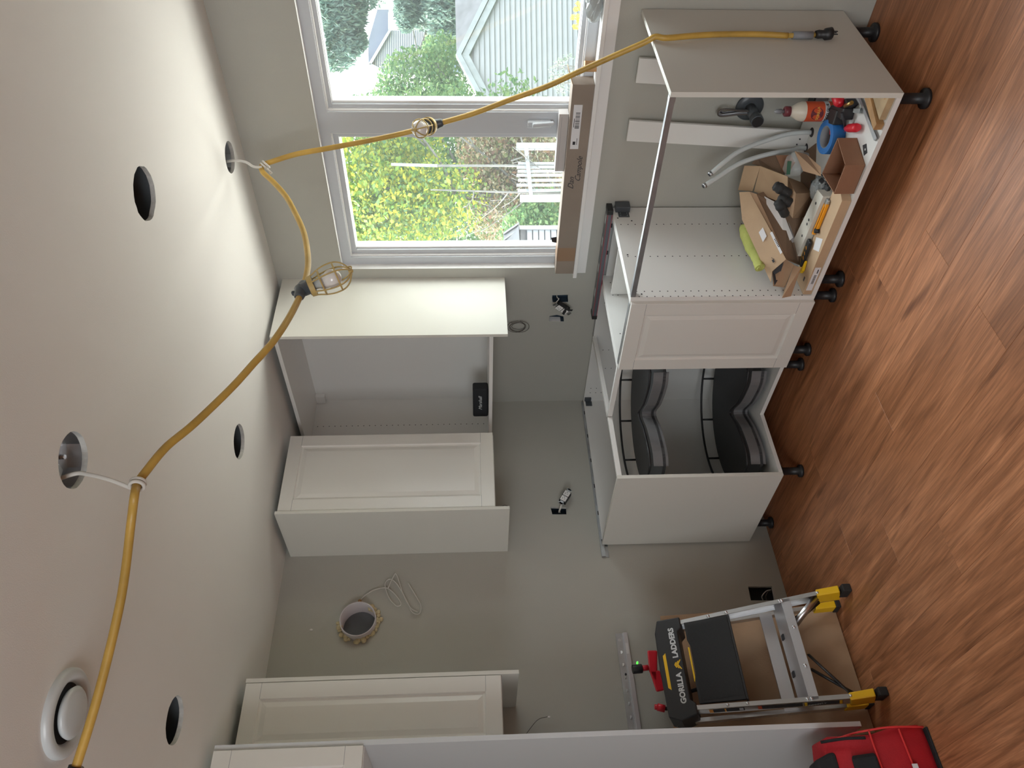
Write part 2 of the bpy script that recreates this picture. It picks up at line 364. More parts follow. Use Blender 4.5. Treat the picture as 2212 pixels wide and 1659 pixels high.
# window unit
wf = struct('window_1', MB().box(WX0, WX1, .036, .13, WZ0+.018, WZ0+.060).box(WX0, WX1, .036, .13, WZ1-.042, WZ1).box(WX0, WX0+.042, .036, .13, WZ0+.06, WZ1-.042)
            .box(WX1-.042, WX1, .036, .13, WZ0+.06, WZ1-.042).box(1.728, 1.826, .036, .13, WZ0+.06, WZ1-.042), M_pvc)
def frame_rect(x0, x1, z0, z1, w_, ya, yb):
    return MB().box(x0, x1, ya, yb, z0, z0+w_).box(x0, x1, ya, yb, z1-w_, z1).box(x0, x0+w_, ya, yb, z0+w_, z1-w_).box(x1-w_, x1, ya, yb, z0+w_, z1-w_)
for (x0, x1) in ((WX0+.042, 1.728), (1.826, WX1-.042)):
    z0, z1 = WZ0+.06, WZ1-.042
    obj('frame_bead', frame_rect(x0, x1, z0, z1, .006, .044, .06), M_trim, wf)
    sw = .026 if x0 < 1.5 else .014
    sash = obj('sash', frame_rect(x0+.002, x1-.002, z0+.002, z1-.002, sw if x0 < 1.5 else .02, .058, .125), M_pvc, wf, bev=.001)
    q = .028 if x0 < 1.5 else .022
    obj('glazing_bead', frame_rect(x0+q, x1-q, z0+q*.7, z1-q*.7, .009, .07, .10), M_trim, sash)
    obj('pane', MB().box(x0+q+.004, x1-q-.004, .088, .092, z0+q*.7+.004, z1-q*.7-.004), mg, sash)
hd = MB(); c = P(1165, 252, 'y', .034)
hd.box(1.768, 1.796, .010, .037, c.z-.05, c.z+.05); obj('crank_handle', hd, M_pvc, wf, bev=.006, seg=3)
hd = MB(); hd.hexa([(1.786, -.002, c.z-.06), (1.802, -.002, c.z-.06), (1.802, .014, c.z-.06), (1.786, .014, c.z-.06)], [(1.776, -.006, c.z+.03), (1.796, -.006, c.z+.03), (1.796, .014, c.z+.03), (1.776, .014, c.z+.03)])
obj('crank_handle', hd, M_pvc, wf, bev=.006, seg=3)
struct('trim_1', MB().box(.981, WX1+.042, -.034, .0, WZ0, WZ0+.019).box(WX0+.002, WX1-.002, 0, .05, WZ0, WZ0+.019), M_trim, bev=.003)           # stool
struct('trim_2', MB().box(.997, WX1+.026, -.014, 0, WZ0-.045, WZ0), M_trim, bev=.002)   # apron

# recessed boxes behind the raw outlet holes
def cavity(pts, ax, depth, name='wall_back'):
    cx = sum((p for p in pts), Vector())/len(pts); a0 = min(p.x if ax == 'y' else p.y for p in pts)-.012; a1 = max(p.x if ax == 'y' else p.y for p in pts)+.012
    z0 = min(p.z for p in pts)-.012; z1 = max(p.z for p in pts)+.012; t = .003
    mb = MB()
    if ax == 'y':
        a0 += .013; a1 -= .013; z0 += .013; z1 -= .013; y0, y1 = .002, .012+depth
        mb.box(a0, a1, y1, y1+t, z0, z1); mb.box(a0-t, a0, y0, y1, z0, z1); mb.box(a1, a1+t, y0, y1, z0, z1); mb.box(a0, a1, y0, y1, z0-t, z0); mb.box(a0, a1, y0, y1, z1, z1+t)
    else:
        y1, y0 = -.0145, -.0145-depth
        mb.box(y0-t, y0, a0, a1, z0, z1); mb.box(y0, y1, a0-t, a0, z0, z1); mb.box(y0, y1, a1, a1+t, z0, z1); mb.box(y0, y1, a0, a1, z0-t, z0); mb.box(y0, y1, a0, a1, z1, z1+t)
    return mb
M_bluebox = mat('outlet_box_blue', (.03, .05, .075), .5)

# ================================================================== CABINETS
def pins(pts, n, r=.0028, d=.0004):
    mb = MB()
    for p in pts: mb.cyl(Vector(p), Vector(p)+Vector(n)*d, r, r, 8)
    return mb
def panel_door(root, o, ux, w_, h_, nrm, th=.019, name='door', m=M_door, frame=.062):
    """framed door: frame, bevelled step, raised flat field; o = lower corner, ux = width dir, nrm = outward"""
    o = Vector(o); ux = Vector(ux); n = Vector(nrm); z = Vector((0, 0, 1)); mb = MB(); bm = mb.bm
    def ring(i, d): return [bm.verts.new(o+ux*a+z*c_+n*d) for a, c_ in ((i, i), (w_-i, i), (w_-i, h_-i), (i, h_-i))]
    prof = [(0, 0), (0, th-.001), (.0012, th), (frame, th), (frame+.004, th-.006), (frame+.012, th-.007), (frame+.032, th-.0025), (frame+.034, th-.0025)]
    rs = [ring(*p) for p in prof]
    mb._f(rs[0][::-1])
    for k in range(len(rs)-1):
        for i in range(4): mb._f([rs[k][i], rs[k][(i+1) % 4], rs[k+1][(i+1) % 4], rs[k+1][i]])
    mb._f(rs[-1])
    d = obj(name, mb, m, root)
    jt = MB()          # mitre-free joints: the stiles run past the rails
    for zz in (frame, h_-frame):
        for a in (0.0, w_-frame): jt.sheet([o+ux*a+z*(zz-.0007)+n*th, o+ux*(a+frame)+z*(zz-.0007)+n*th, o+ux*(a+frame)+z*(zz+.0007)+n*th, o+ux*a+z*(zz+.0007)+n*th], .00015, n)
    obj('joint_line', jt, M_grey, d)
    return d
T = .018; BZ0, BZ1 = .114, .876
# ---- corner base cabinet
cc = thing('corner_base_cabinet', 'white L-shaped corner base cabinet with dark carousel trays and no door', 'cabinet', (.3, -.3, BZ0))
obj('side_panel', box(.012, .61, -.965, -.965+T, BZ0, BZ1), M_panel, cc, bev=.0008)
obj('side_panel', box(.965-T, .965, -.61, -.012, BZ0, BZ1), M_white, cc, bev=.0008)
obj('back_panel', box(.012, .018, -.965+T, -.012, BZ0, BZ1-.004), M_white, cc)
obj('back_panel', box(.018, .965-T, -.018, -.012, BZ0, BZ1-.004), M_white, cc)
L0 = [(.018, -.018), (.965-T, -.018), (.965-T, -.61), (.61, -.61), (.61, -.965+T), (.018, -.965+T)]
obj('bottom_panel', MB().prism([(x, y, BZ0) for x, y in L0], (0, 0, 1), T), M_white, cc)
obj('front_rail', box(.592, .61, -.947, -.612, BZ1-.022, BZ1), M_white, cc, bev=.001)
obj('front_rail', box(.612, .947, -.61, -.592, BZ1-.022, BZ1), M_white, cc, bev=.001)
obj('top_stretcher', MB().hexa([(.535, -.02, BZ1-.02), (.56, -.02, BZ1-.02), (.61, -.592, BZ1-.02), (.585, -.592, BZ1-.02)], [(.535, -.02, BZ1), (.56, -.02, BZ1), (.61, -.592, BZ1), (.585, -.592, BZ1)]), M_white, cc, bev=.001)
hz = [(.0185, -.09-.032*0, 0)]
obj('peg_holes', pins([(.947-T*0-.0004, y, z) for y in (-.07, -.5) for z in [.2+.032*i for i in range(20)]], (-1, 0, 0)).add(pins([(x, -.0186, z) for x in (.09, .13, .45, .8) for z in [.84-.032*i for i in range(3)]], (0, -1, 0))).add(pins([(.3, -.0186, .2+.032*i) for i in range(20)], (0, -1, 0))), M_ink, cc)
for (lx, ly) in ((.56, -.91), (.90, -.55), (.08, -.9), (.9, -.08)):
    obj('leg', MB().rings([((lx, ly, 0), .03), ((lx, ly, .012), .03), ((lx, ly, .014), .018), ((lx, ly, .1), .018), ((lx, ly, .1), .032), ((lx, ly, BZ0), .032)], 14), M_black, cc)
# carousel: kidney shaped trays with rail
def kidney(r, off=0):
    c0 = Vector((.475, -.475)); pts = []
    a0, a1 = R(-78-0), R(-12)            # opening centred on -45 deg
    n = 44
    for i in range(n+1):
        a = a1 + (2*math.pi-(a1-a0))*i/n
        pts.append(Vector((c0.x+r*math.cos(a), c0.y+r*math.sin(a))))
    v = [pts[-1], Vector((.585-off, -.80)), Vector((.572-off, -.66)), Vector((.535-off, -.535+off)), Vector((.66, -.572+off)), Vector((.80, -.585+off)), pts[0]]
    sm = [Vector((p.x, p.y)) for p in smoothpath([(q.x, q.y, 0) for q in v], 6)]
    return pts + sm[1:-1], n
for zt in (.628, .168):
    poly, nb = kidney(.40)
    tr_ = MB().prism([(p.x, p.y, zt) for p in poly], (0, 0, 1), .014)
    tray = obj('carousel_tray', tr_, M_tray, cc, label='dark grey kidney-shaped tray')
    rim = MB()
    k = len(poly)
    for i in range(nb, k):
        a, b2 = poly[i], poly[(i+1) % k]
        c0 = Vector((.475, -.475)); 
        n2v = Vector((-(b2-a).y, (b2-a).x)).normalized()*.004
        rim.hexa([(a.x, a.y, zt-.012), (b2.x, b2.y, zt-.012), (b2.x+n2v.x, b2.y+n2v.y, zt-.012), (a.x+n2v.x, a.y+n2v.y, zt-.012)], [(a.x, a.y, zt+.058), (b2.x, b2.y, zt+.058), (b2.x+n2v.x, b2.y+n2v.y, zt+.058), (a.x+n2v.x, a.y+n2v.y, zt+.058)])
    obj('front_rim', rim, M_traylip, tray)
    obj('rail', MB().tube([(p.x, p.y, zt+.076) for p in poly], .006, 8, True), M_black, tray)
    for i in (4, 9, 14, 19, 24, 29, 34, 39):
        p = poly[i]; obj('rail_post', MB().cyl((p.x, p.y, zt+.01), (p.x, p.y, zt+.074), .006, .005, 8), M_black, tray)
0 and obj('carousel_pole', MB().cyl((.475, -.475, BZ0+T), (.475, -.475, .82), .014, .014, 14), M_black, cc)
# corner bracket at the top back
obj('hanging_bracket', MB().box(.024, .05, -.030, -.0185, .83, .868).box(.0185, .022, -.060, -.025, .825, .862), M_pipe, cc, bev=.002)
# ---- 15 inch base cabinet with framed door
bc = thing('base_cabinet', 'narrow white base cabinet with framed door beside the corner unit', 'cabinet', (1.16, -.3, BZ0))
obj('side_panel', box(.9655, .965+T, -.61, -.012, BZ0, BZ1), M_white, bc, bev=.0008)
obj('side_panel', box(1.366-T, 1.3655, -.61, -.012, BZ0, BZ1), M_white, bc, bev=.0008)
obj('back_panel', box(.965+T, 1.366-T, -.018, -.012, BZ0, BZ1-.02), M_white, bc)
obj('bottom_panel', box(.965+T, 1.366-T, -.61, -.018, BZ0, BZ0+T), M_white, bc)
obj('front_rail', box(.965+T, 1.366-T, -.61, -.592, BZ1-.016, BZ1+.001), M_steel, bc, label='bright metal crossbar')
obj('shelf', box(.965+T, 1.366-T, -.30, -.018, .66, .66+T), M_white, bc)
obj('inner_divider', MB().box(.99, 1.34, -.16, -.148, .72, .85).box(.99, 1.34, -.148, -.05, .72, .73), M_white, bc, bev=.001)
panel_door(bc, (.967, -.61, BZ0+.001), (1, 0, 0), .396, .758, (0, -1, 0))
obj('peg_holes', pins([(.965+T+.0002, y, z) for y in (-.07, -.11, -.16, -.42, -.5) for z in (.84, .815)], (1, 0, 0)).add(pins([(1.366-T-.0002, -.1-.03*i, .83) for i in range(3)], (-1, 0, 0))), M_ink, bc)
for (lx, ly) in ((1.0, -.55), (1.33, -.55), (1.0, -.08), (1.33, -.08)):
    obj('leg', MB().rings([((lx, ly, 0), .03), ((lx, ly, .012), .03), ((lx, ly, .014), .018), ((lx, ly, .1), .018), ((lx, ly, .1), .032), ((lx, ly, BZ0), .032)], 14), M_black, bc)
# ---- sink base cabinet, open
sc = thing('sink_base_cabinet', 'wide open white sink cabinet below the window, full of tools', 'cabinet', (1.8, -.3, BZ0))
X0, X1 = 1.3665, 2.266
obj('side_panel', box(X0, X0+T, -.61, -.012, BZ0, BZ1), M_white, sc, bev=.0008)
obj('side_panel', box(X1-T, X1, -.61, -.006, BZ0, BZ1), M_panel, sc, bev=.0008)
obj('bottom_panel', box(X0+T, X1-T, -.61, -.02, BZ0, BZ0+T), M_white, sc, bev=.0006)
obj('front_rail', MB().box(X0+T, X1-T, -.61, -.590, BZ1-.002, BZ1+.001).box(X0+T, X1-T, -.61, -.608, BZ1-.018, BZ1-.002).box(X0+T, X1-T, -.592, -.590, BZ1-.012, BZ1-.002), M_steel, sc, label='bright metal crossbar')
obj('corner_clip', MB().box(X0+T, X0+T+.02, -.608, -.58, BZ1-.02, BZ1-.001), M_steel, sc); obj('corner_clip', MB().box(X1-T-.02, X1-T, -.608, -.58, BZ1-.02, BZ1-.001), M_steel, sc)
hx = X0+T+.0002
obj('peg_holes', pins([(hx, y, z) for y in (-.136, -.356) for z in [.852-.032*i for i in range(19)]], (1, 0, 0)).add(pins([(hx, y, z) for y, z0 in ((-.576, .848), (-.607, .842)) for z in [z0-.032*i for i in range(22)]], (1, 0, 0)))
    .add(pins([(hx, -.345, .872-.02), (hx, -.592, .83), (hx, -.09, .86), (hx, -.11, .80)], (1, 0, 0), .004)), M_ink, sc)
obj('hinge_bracket', MB().box(X0+T, X0+T+.03, -.05, -.006, .80, .865).box(X0+T, X0+T+.004, -.085, -.05, .805, .855), M_pipe, sc, bev=.002)
obj('bracket_screws', pins([(X0+T+.0045, y, z) for y in (-.06, -.075) for z in (.815, .845)], (1, 0, 0), .003, .001), M_steel, sc)
for (lx, ly) in ((2.22, -.56), (1.42, -.55), (1.42, -.08), (2.22, -.08)):
    obj('leg', MB().rings([((lx, ly, 0), .034), ((lx, ly, .012), .034), ((lx, ly, .014), .018), ((lx, ly, .1), .018), ((lx, ly, .1), .032), ((lx, ly, BZ0), .032)], 14), M_black, sc)
for k in (0, 1):   # supply holes in the cabinet floor
    p = P((1753.5, 1741)[k], (286, 320)[k], 'z', .1325)
    obj('pipe_collar', MB().cyl((p.x, p.y, .1322), (p.x, p.y, .1335), .019, .019, 18), M_ink, sc)
# ---- wall cabinets
def wallcab(name, label, x0, x1, y0, y1, z0, z1, openf, back, doorspec=None, cat='cabinet'):
    t = thing(name, label, cat, ((x0+x1)/2, (y0+y1)/2, z0))
    obj('top_panel', box(x0, x1, y0, y1, z1-T, z1), M_white, t, bev=.0006)
    obj('bottom_panel', box(x0, x1, y0, y1, z0, z0+T), M_white, t, bev=.0006)
    if openf == 'y':
        obj('side_panel', box(x0, x0+T, y0, y1, z0+T, z1-T), M_white, t); obj('side_panel', box(x1-T, x1, y0, y1, z0+T, z1-T), M_white, t)
        obj('back_panel', box(x0+T, x1-T, y1-.006, y1, z0+T, z1-T), M_white, t)
    else:
        obj('side_panel', box(x0, x1, y0, y0+T, z0+T, z1-T), M_white, t); obj('side_panel', box(x0, x1, y1-T, y1, z0+T, z1-T), M_white, t)
        obj('back_panel', box(x0, x0+.006, y0+T, y1-T, z0+T, z1-T), M_white, t)
    return t
CZ0, CZ1 = 1.421, 2.432
wc = wallcab('wall_cabinet', 'white wall cabinet without door between window and corner, small speaker inside', .03, .944, -.375, -.003, CZ0, CZ1, 'y', None)
obj('hanging_cover', box(.05, .11, -.035, -.01, CZ1-.07, CZ1-T), M_white, wc, bev=.002)
obj('peg_holes', pins([(.0482, -.2+.0, z) for z in [2.39-.032*i for i in range(30)]], (1, 0, 0)), M_ink, wc)
wl = wallcab('wall_cabinet', 'white wall cabinet with framed door on the left wall, right of the duct hole', .003, .375, -.964, -.53, CZ0, CZ1, 'x', None)
panel_door(wl, (.376, -.528, CZ0+.003), (0, -1, 0), .434, CZ1-CZ0-.006, (1, 0, 0))
wh = wallcab('wall_cabinet', 'narrow white wall cabinet with framed door left of the duct hole', .003, .375, -2.040, -1.7455, CZ0, CZ1, 'x', None)
panel_door(wh, (.376, -1.748, CZ0+.003), (0, -1, 0), .29, CZ1-CZ0-.006, (1, 0, 0))
fc = wallcab('fridge_top_cabinet', 'white cabinet high above the fridge space at the far left edge', .003, .61, -2.9, -2.0605, 1.916, CZ1, 'x', None)
panel_door(fc, (.611, -2.063, 1.918), (0, -1, 0), .42, CZ1-1.92, (1, 0, 0)); panel_door(fc, (.611, -2.486, 1.918), (0, -1, 0), .41, CZ1-1.92, (1, 0, 0))
tag(obj('cover_panel', box(.945, .962, -.394, 0, 1.355, 2.438), M_panel, bev=.0008), 'tall white end panel facing the window on the right wall cabinet', 'panel')
tag(obj('cover_panel', box(0, .401, -.981, -.965, 1.356, 2.438), M_panel, bev=.0008), 'white end panel between corner wall cabinets and the duct hole', 'panel')
tag(obj('cover_panel', box(0, .394, -1.745, -1.729, 1.351, 2.432), M_panel, bev=.0008), 'white end panel just left of the duct hole', 'panel')
tag(obj('cover_panel', box(0, .62, -2.060, -2.042, .136, 2.432), mat('cover_panel_grey', (.60, .62, .64), .3), bev=.0008), 'tall pale grey panel edge running down from ceiling to red bag', 'panel')
# rails
def rail(label, a, b_, along, z0, z1, hole_n, grp=None):
    t = thing('suspension_rail', label, 'rail', ((a+b_)/2 if along == 'x' else .006, -.006 if along == 'x' else (a+b_)/2, z0))
    mb = MB()
    if along == 'x':
        mb.box(a, b_, -.004, -.001, z0, z1).box(a, b_, -.012, -.004, z1-.004, z1).box(a, b_, -.012, -.009, z1-.02, z1-.004)
    else:
        mb.box(.001, .004, a, b_, z0, z1).box(.004, .012, a, b_, z1-.004, z1).box(.009, .012, a, b_, z1-.02, z1-.004)
    obj('profile', mb, M_steel, t, bev=.0008)
    for i in range(hole_n):
        q = a+(b_-a)*(i+.5)/hole_n
        if along == 'x': obj('slot', MB().box(q-.012, q+.012, -.0125, -.0119, z1-.014, z1-.007), M_ink, t)
        else: obj('slot', MB().box(.0119, .0125, q-.012, q+.012, z1-.014, z1-.007), M_ink, t)
    return t
rail('grey metal hanging rail along the left wall above the corner cabinet', -1.03, -.02, 'y', .846, .884, 6)
rail('grey metal hanging rail along the window wall under the spirit level', .56, 1.364, 'x', .846, .8755, 5)
# loose rail left of it: two channels and round dimples
lr = thing('suspension_rail', 'short dimpled metal rail screwed to the wall above the ladder', 'rail', (.006, -1.735, .81))
obj('profile', MB().box(.001, .004, -2.04, -1.428, .836, .868), M_steel, lr); obj('profile', MB().box(.001, .016, -2.04, -1.428, .814, .818).box(.012, .016, -2.04, -1.428, .818, .832).box(.001, .012, -2.04, -1.428, .832, .836), M_aluB, lr)
for i in range(9): obj('dimple', MB().cyl((.0035, -1.46-.058*i, .853-.0005*i), (.0048, -1.46-.058*i, .853), .008, .007, 14), M_alu, lr)
obj('screw', MB().cyl((.004, -1.62, .846), (.007, -1.62, .846), .005, .005, 10), M_ink, lr)
obj('label', MB().box(.0161, .0164, -1.53, -1.48, .819, .831), M_paper, lr)
# ================================================================== WINDOW SILL THINGS
lv = thing('spirit_level', 'long black and red spirit level lying on the cabinet edge under the window', 'level', (1.06, -.03, BZ1))
lx0, lx1 = .727, 1.398
obj('body', MB().box(lx0, lx1, -.058, -.004, BZ1+.003, BZ1+.025), M_levgrey, lv, bev=.001)
obj('edge_stripe', MB().box(lx0+.02, lx1-.02, -.0588, -.058, BZ1+.0225, BZ1+.0245), M_levred, lv); obj('edge_stripe', MB().box(lx0+.02, lx1-.02, -.0588, -.058, BZ1+.0035, BZ1+.0055), M_levred, lv)
obj('end_cap', MB().box(lx0-.004, lx0+.02, -.06, -.003, BZ1+.001, BZ1+.027), M_black, lv, bev=.002); obj('end_cap', MB().box(lx1-.02, lx1+.004, -.06, -.003, BZ1+.001, BZ1+.027), M_black, lv, bev=.002)
for q in (.86, 1.02, 1.18, 1.31): obj('hand_hole', MB().box(q, q+.05, -.038, -.020, BZ1+.0252, BZ1+.026), M_silver, lv, bev=.006, seg=3)
# cardboard carton on the stool
zs = WZ0+.0195
cb_ = thing('long_carton', 'long taped brown carton lying on the window sill with shipping label and handwriting', 'box', (1.5, 0, zs))
a = P(1215, 578, 'z', zs+.075); 
bx0, bx1, by0, by1, bh = 1.012, 1.985, -.035, .033, .088
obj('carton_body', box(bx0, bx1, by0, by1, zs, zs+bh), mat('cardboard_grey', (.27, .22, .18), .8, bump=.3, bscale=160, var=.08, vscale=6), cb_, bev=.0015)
obj('tape_strip', MB().box(bx0+.08, bx0+.16, by0-.0004, by0, zs+.002, zs+bh-.002).box(bx0+.08, bx0+.16, by0, by1, zs+bh, zs+bh+.0004), mat('tape_brown', (.30, .19, .12), .35), cb_)
lb = obj('shipping_label', MB().box(1.70, 1.90, by0-.0006, by0-.0001, zs+.04, zs+.075), M_paper, cb_)
bars = MB()
for i in range(22):
    q = 1.795+i*.0033; bars.box(q, q+random.choice((.001, .002)), by0-.0009, by0-.0006, zs+.046, zs+.064)
bars.box(1.70+.02, 1.75, by0-.0009, by0-.0006, zs+.048, zs+.05).box(1.72, 1.735, by0-.0009, by0-.0006, zs+.055, zs+.066).box(1.80, 1.84, by0-.0009, by0-.0006, zs+.067, zs+.0695)
obj('barcode', bars, M_ink, lb)
text('Dan', 'handwriting', M_ink, cb_, (1.53, by0-.0005, zs+.055), (1, 0, 0), (0, 0, 1), .036, .0002, .5)
text('Campole', 'handwriting', M_ink, cb_, (1.60, by0-.0005, zs+.028), (1, 0, 0), (0, 0, 1), .034, .0002, .5)
obj('end_flap', MB().sheet([(bx1, by0, zs+bh), (bx1, by1, zs+bh), (bx1+.05, by1+.0, zs+bh+.02), (bx1+.05, by0, zs+bh+.02)], .002), M_card2, cb_)
wd = thing('wood_block', 'small bare wooden block at the end of the sill carton', 'block', (2.06, -.01, zs)); 
obj('block_body', MB().box(-.02, .02, -.022, .022, 0, .045, Matrix.Translation((2.045, -.005, zs)) @ Matrix.Rotation(R(28), 4, 'Z')), M_wood, wd, bev=.001)
wb = thing('white_box', 'blank pale box standing on the sill in front of the casement', 'box', (1.6, .0, zs+bh))
p1 = P(1207, 238, 'y', .02); p2 = P(1200, 361, 'y', .02)
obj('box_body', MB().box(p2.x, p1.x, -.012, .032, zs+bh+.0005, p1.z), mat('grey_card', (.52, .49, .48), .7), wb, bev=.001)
obj('flap_line', MB().box(p2.x+.004, p1.x-.012, -.0124, -.012, p1.z-.012, p1.z-.011), M_grey, wb)
bg_ = thing('plastic_bag', 'crumpled clear plastic bag on the sill at the top edge of the photo', 'bag', (2.3, 0, zs))
mb = MB(); mb.sphere((2.285, .004, zs+.03), .05, 16, 10, (1.5, .5, .62))
for v in mb.bm.verts: v.co += Vector((random.uniform(-.008, .008), random.uniform(-.004, .004), random.uniform(-.006, .006))); v.co.z = max(v.co.z, zs+.001); v.co.y = min(v.co.y, .034)
for f in mb.bm.faces: f.smooth = False
obj('bag_body', mb, M_plas, bg_)
wt = thing('black_tape_scrap', 'small dark tape scrap stuck on the sill carton by the left pane', 'tape', (1.14, .034, zs+bh))
obj('scrap', MB().hexa([(1.15, .030, zs+bh), (1.185, .030, zs+bh), (1.185, .033, zs+bh), (1.15, .033, zs+bh)], [(1.155, .030, zs+bh+.02), (1.18, .030, zs+bh+.026), (1.18, .033, zs+bh+.026), (1.155, .033, zs+bh+.02)]), M_black, wt)
# ================================================================== OUTLETS
def outlet(root, c, up, side, n, z2=True, s=1.0):
    c = Vector(c); up = Vector(up).normalized(); side = Vector(side).normalized(); n = side.cross(up).normalized()
    n = n if n.dot(CAM-c) > 0 else -n
    def bx(a0, a1, b0, b1, d0_, d1_):
        q = [c+side*a+up*b_+n*d0_ for a, b_ in ((a0, b0), (a1, b0), (a1, b1), (a0, b1))]
        return MB().hexa(q, [p+n*(d1_-d0_) for p in q])
    obj('strap', bx(-.010, .010, -.052, .052, -.003, 0).add(bx(-.014, .014, -.052, -.044, -.003, 0)).add(bx(-.014, .014, .044, .052, -.003, 0)), M_steel, root)
    obj('receptacle_body', bx(-.020, .020, -.034, .034, -.024, .001), M_black, root, bev=.002)
    for k in (-1, 1):
        fc_ = obj('receptacle_face', bx(-.0165, .0165, k*.017-.015, k*.017+.015, .001, .006), M_trim, root, bev=.002)
        sl = bx(-.007, -.005, k*.017-.001, k*.017+.007, .006, .0064).add(bx(.005, .007, k*.017, k*.017+.006, .006, .0064)).add(bx(-.002, .002, k*.017-.009, k*.017-.005, .006, .0064))
        obj('slot', sl, M_ink, fc_)
    return n
o1 = thing('electrical_outlet', 'loose white receptacle hanging from the double wall opening beside the window', 'outlet', (.74, -.02, 1.05))
obj('outlet_box', cavity(oh1, 'y', .03), M_bluebox, o1); obj('outlet_box', cavity(oh2, 'y', .03), M_bluebox, o1)
c1 = P(1214, 668, 'y', -.045)
outlet(o1, c1, (-.55, -.15, -.8), (.8, -.25, -.5), None)
obj('insulation_tape', MB().sheet([c1+Vector((.03, -.012, -.02)), c1+Vector((.018, -.012, -.03)), c1+Vector((-.03, -.012, -.012)), c1+Vector((-.02, -.012, .0))], .002).add(MB().sheet([c1+Vector((.0, -.01, -.012)), c1+Vector((.008, -.01, -.022)), c1+Vector((.005, -.01, -.055)), c1+Vector((-.006, -.01, -.05))], .002)), M_black, o1)
q0 = P(1203, 639, 'y', 0.0); obj('wire', MB().tube(smoothpath([q0+Vector((0, .04, 0)), q0+Vector((0, -.01, 0)), P(1207, 646, 'y', -.03), P(1199, 657, 'y', -.035), P(1201, 669, 'y', -.035)], 6), .0022, 6), M_wire, o1)
o2 = thing('electrical_outlet', 'loose white receptacle hanging by wires out of the left wall', 'outlet', (.02, -.7, 1.05))
obj('outlet_box', cavity(ol, 'x', .04), M_bluebox, o2)
c2 = P(1221, 1072, 'x', .045)
outlet(o2, c2, (P(1206, 1100, 'x', .045)-P(1236, 1052, 'x', .045)), (0, -.55, -.8), None)
for dy in (0, .006, .012):
    q0 = P(1207+dy*300, 1108, 'x', -.03); obj('wire', MB().tube(smoothpath([q0, P(1207+dy*200, 1104, 'x', .01), P(1211+dy*200, 1092, 'x', .035), c2+Vector((-.012, -.0, .02))], 6), .0018, 6), M_wire, o2)
o3 = thing('outlet_opening_box', 'dark raw box opening low on the left wall behind the ladder', 'outlet', (0, -1.25, .1))
obj('outlet_box', cavity(oc, 'x', .04), M_dark, o3)
for k in (0, 1): obj('wire', MB().tube(smoothpath([P(1648+8*k, 1296, 'x', -.03), P(1646+8*k, 1288, 'x', -.005), P(1655+5*k, 1277, 'x', .002), P(1665, 1274+5*k, 'x', -.01)], 6), .0025, 6), M_wireb if k else M_wire, o3)
# coiled thin cables under the wall cabinets
def coil(name, label, cx, ax, r, m, cat='cable', turns=4):
    t = thing(name, label, cat, cx)
    pts = []
    for i in range(turns*18+1):
        a = 2*math.pi*i/18; k = i/(turns*18); rr = r*(.55+.55*abs(math.sin(k*5.1))); off = r*.5*k
        if ax == 'y': pts.append(Vector((cx[0]+rr*math.cos(a)*.8+off*.3, cx[1]-.004-.006*k+.003*math.sin(a*1.3), cx[2]+rr*math.sin(a)-off)))
        else: pts.append(Vector((cx[0]+.006+.006*k+.003*math.sin(a*1.3), cx[1]+rr*math.cos(a)*.8, cx[2]+rr*math.sin(a)-off)))
    obj('strand', MB().tube(pts, .0014, 5), m, t)
    tail = [pts[0], Vector((cx[0], cx[1]+(0 if ax == 'y' else r), cx[2]+r*1.1))+(Vector((r*.6, 0, .01)) if ax == 'y' else Vector((0, 0, .01)))]
    obj('tail', MB().tube(smoothpath(tail, 5), .0018, 6), M_wire, t)
    return t
coil('cable_coil', 'coiled thin dark cable hanging under the end panel by the window', (.628, -.008, 1.292), 'y', .046, M_wireb)
coil('cable_coil', 'small loop of thin wire just below the left wall cabinet end panel', (.006, -.735, 1.365), 'x', .016, M_wireb, turns=3)
# hood wire and spot
hw = thing('hood_cable', 'white cable looped on the wall next to the duct hole', 'cable', (.01, -1.2, 1.95))
W = lambda x, y, d=.012: P(x, y, 'x', d)
pth = [W(777, 1298, .0), W(790, 1285), W(812, 1273), W(838, 1271), (W(860, 1292)), W(866, 1306), W(855, 1308), W(840, 1290), W(832, 1262), W(842, 1251), W(858, 1262), W(880, 1300), W(890, 1322), W(905, 1326), W(910, 1310), W(900, 1290), W(881, 1258)]
obj('cable', MB().tube(smoothpath(pth, 8), .0026, 6), M_wire, hw)
obj('cable', MB().tube(smoothpath([W(838, 1271, .016), W(850, 1245, .016), W(857, 1242, .016), W(870, 1280, .016), W(886, 1312, .016), W(902, 1322, .016)], 8), .0026, 6), M_wire, hw)
obj('wall_plug', MB().sphere(W(777, 1298, .002), .009, 10, 6, (.6, 1, 1)), M_wood, hw)
tw = thing('thin_wire', 'thin dark wire with white tip sticking out left of the hood gap', 'cable', W(1133, 1592, .01))
obj('strand', MB().tube(smoothpath([W(1132, 1593), W(1145, 1574), W(1163, 1554, .02), W(1184, 1548, .03)], 6), .0014, 5), M_wireb, tw)
obj('tip', MB().sphere(W(1186, 1549, .03), .005, 8, 6, (.7, 1, 1.3)), M_trim, tw)
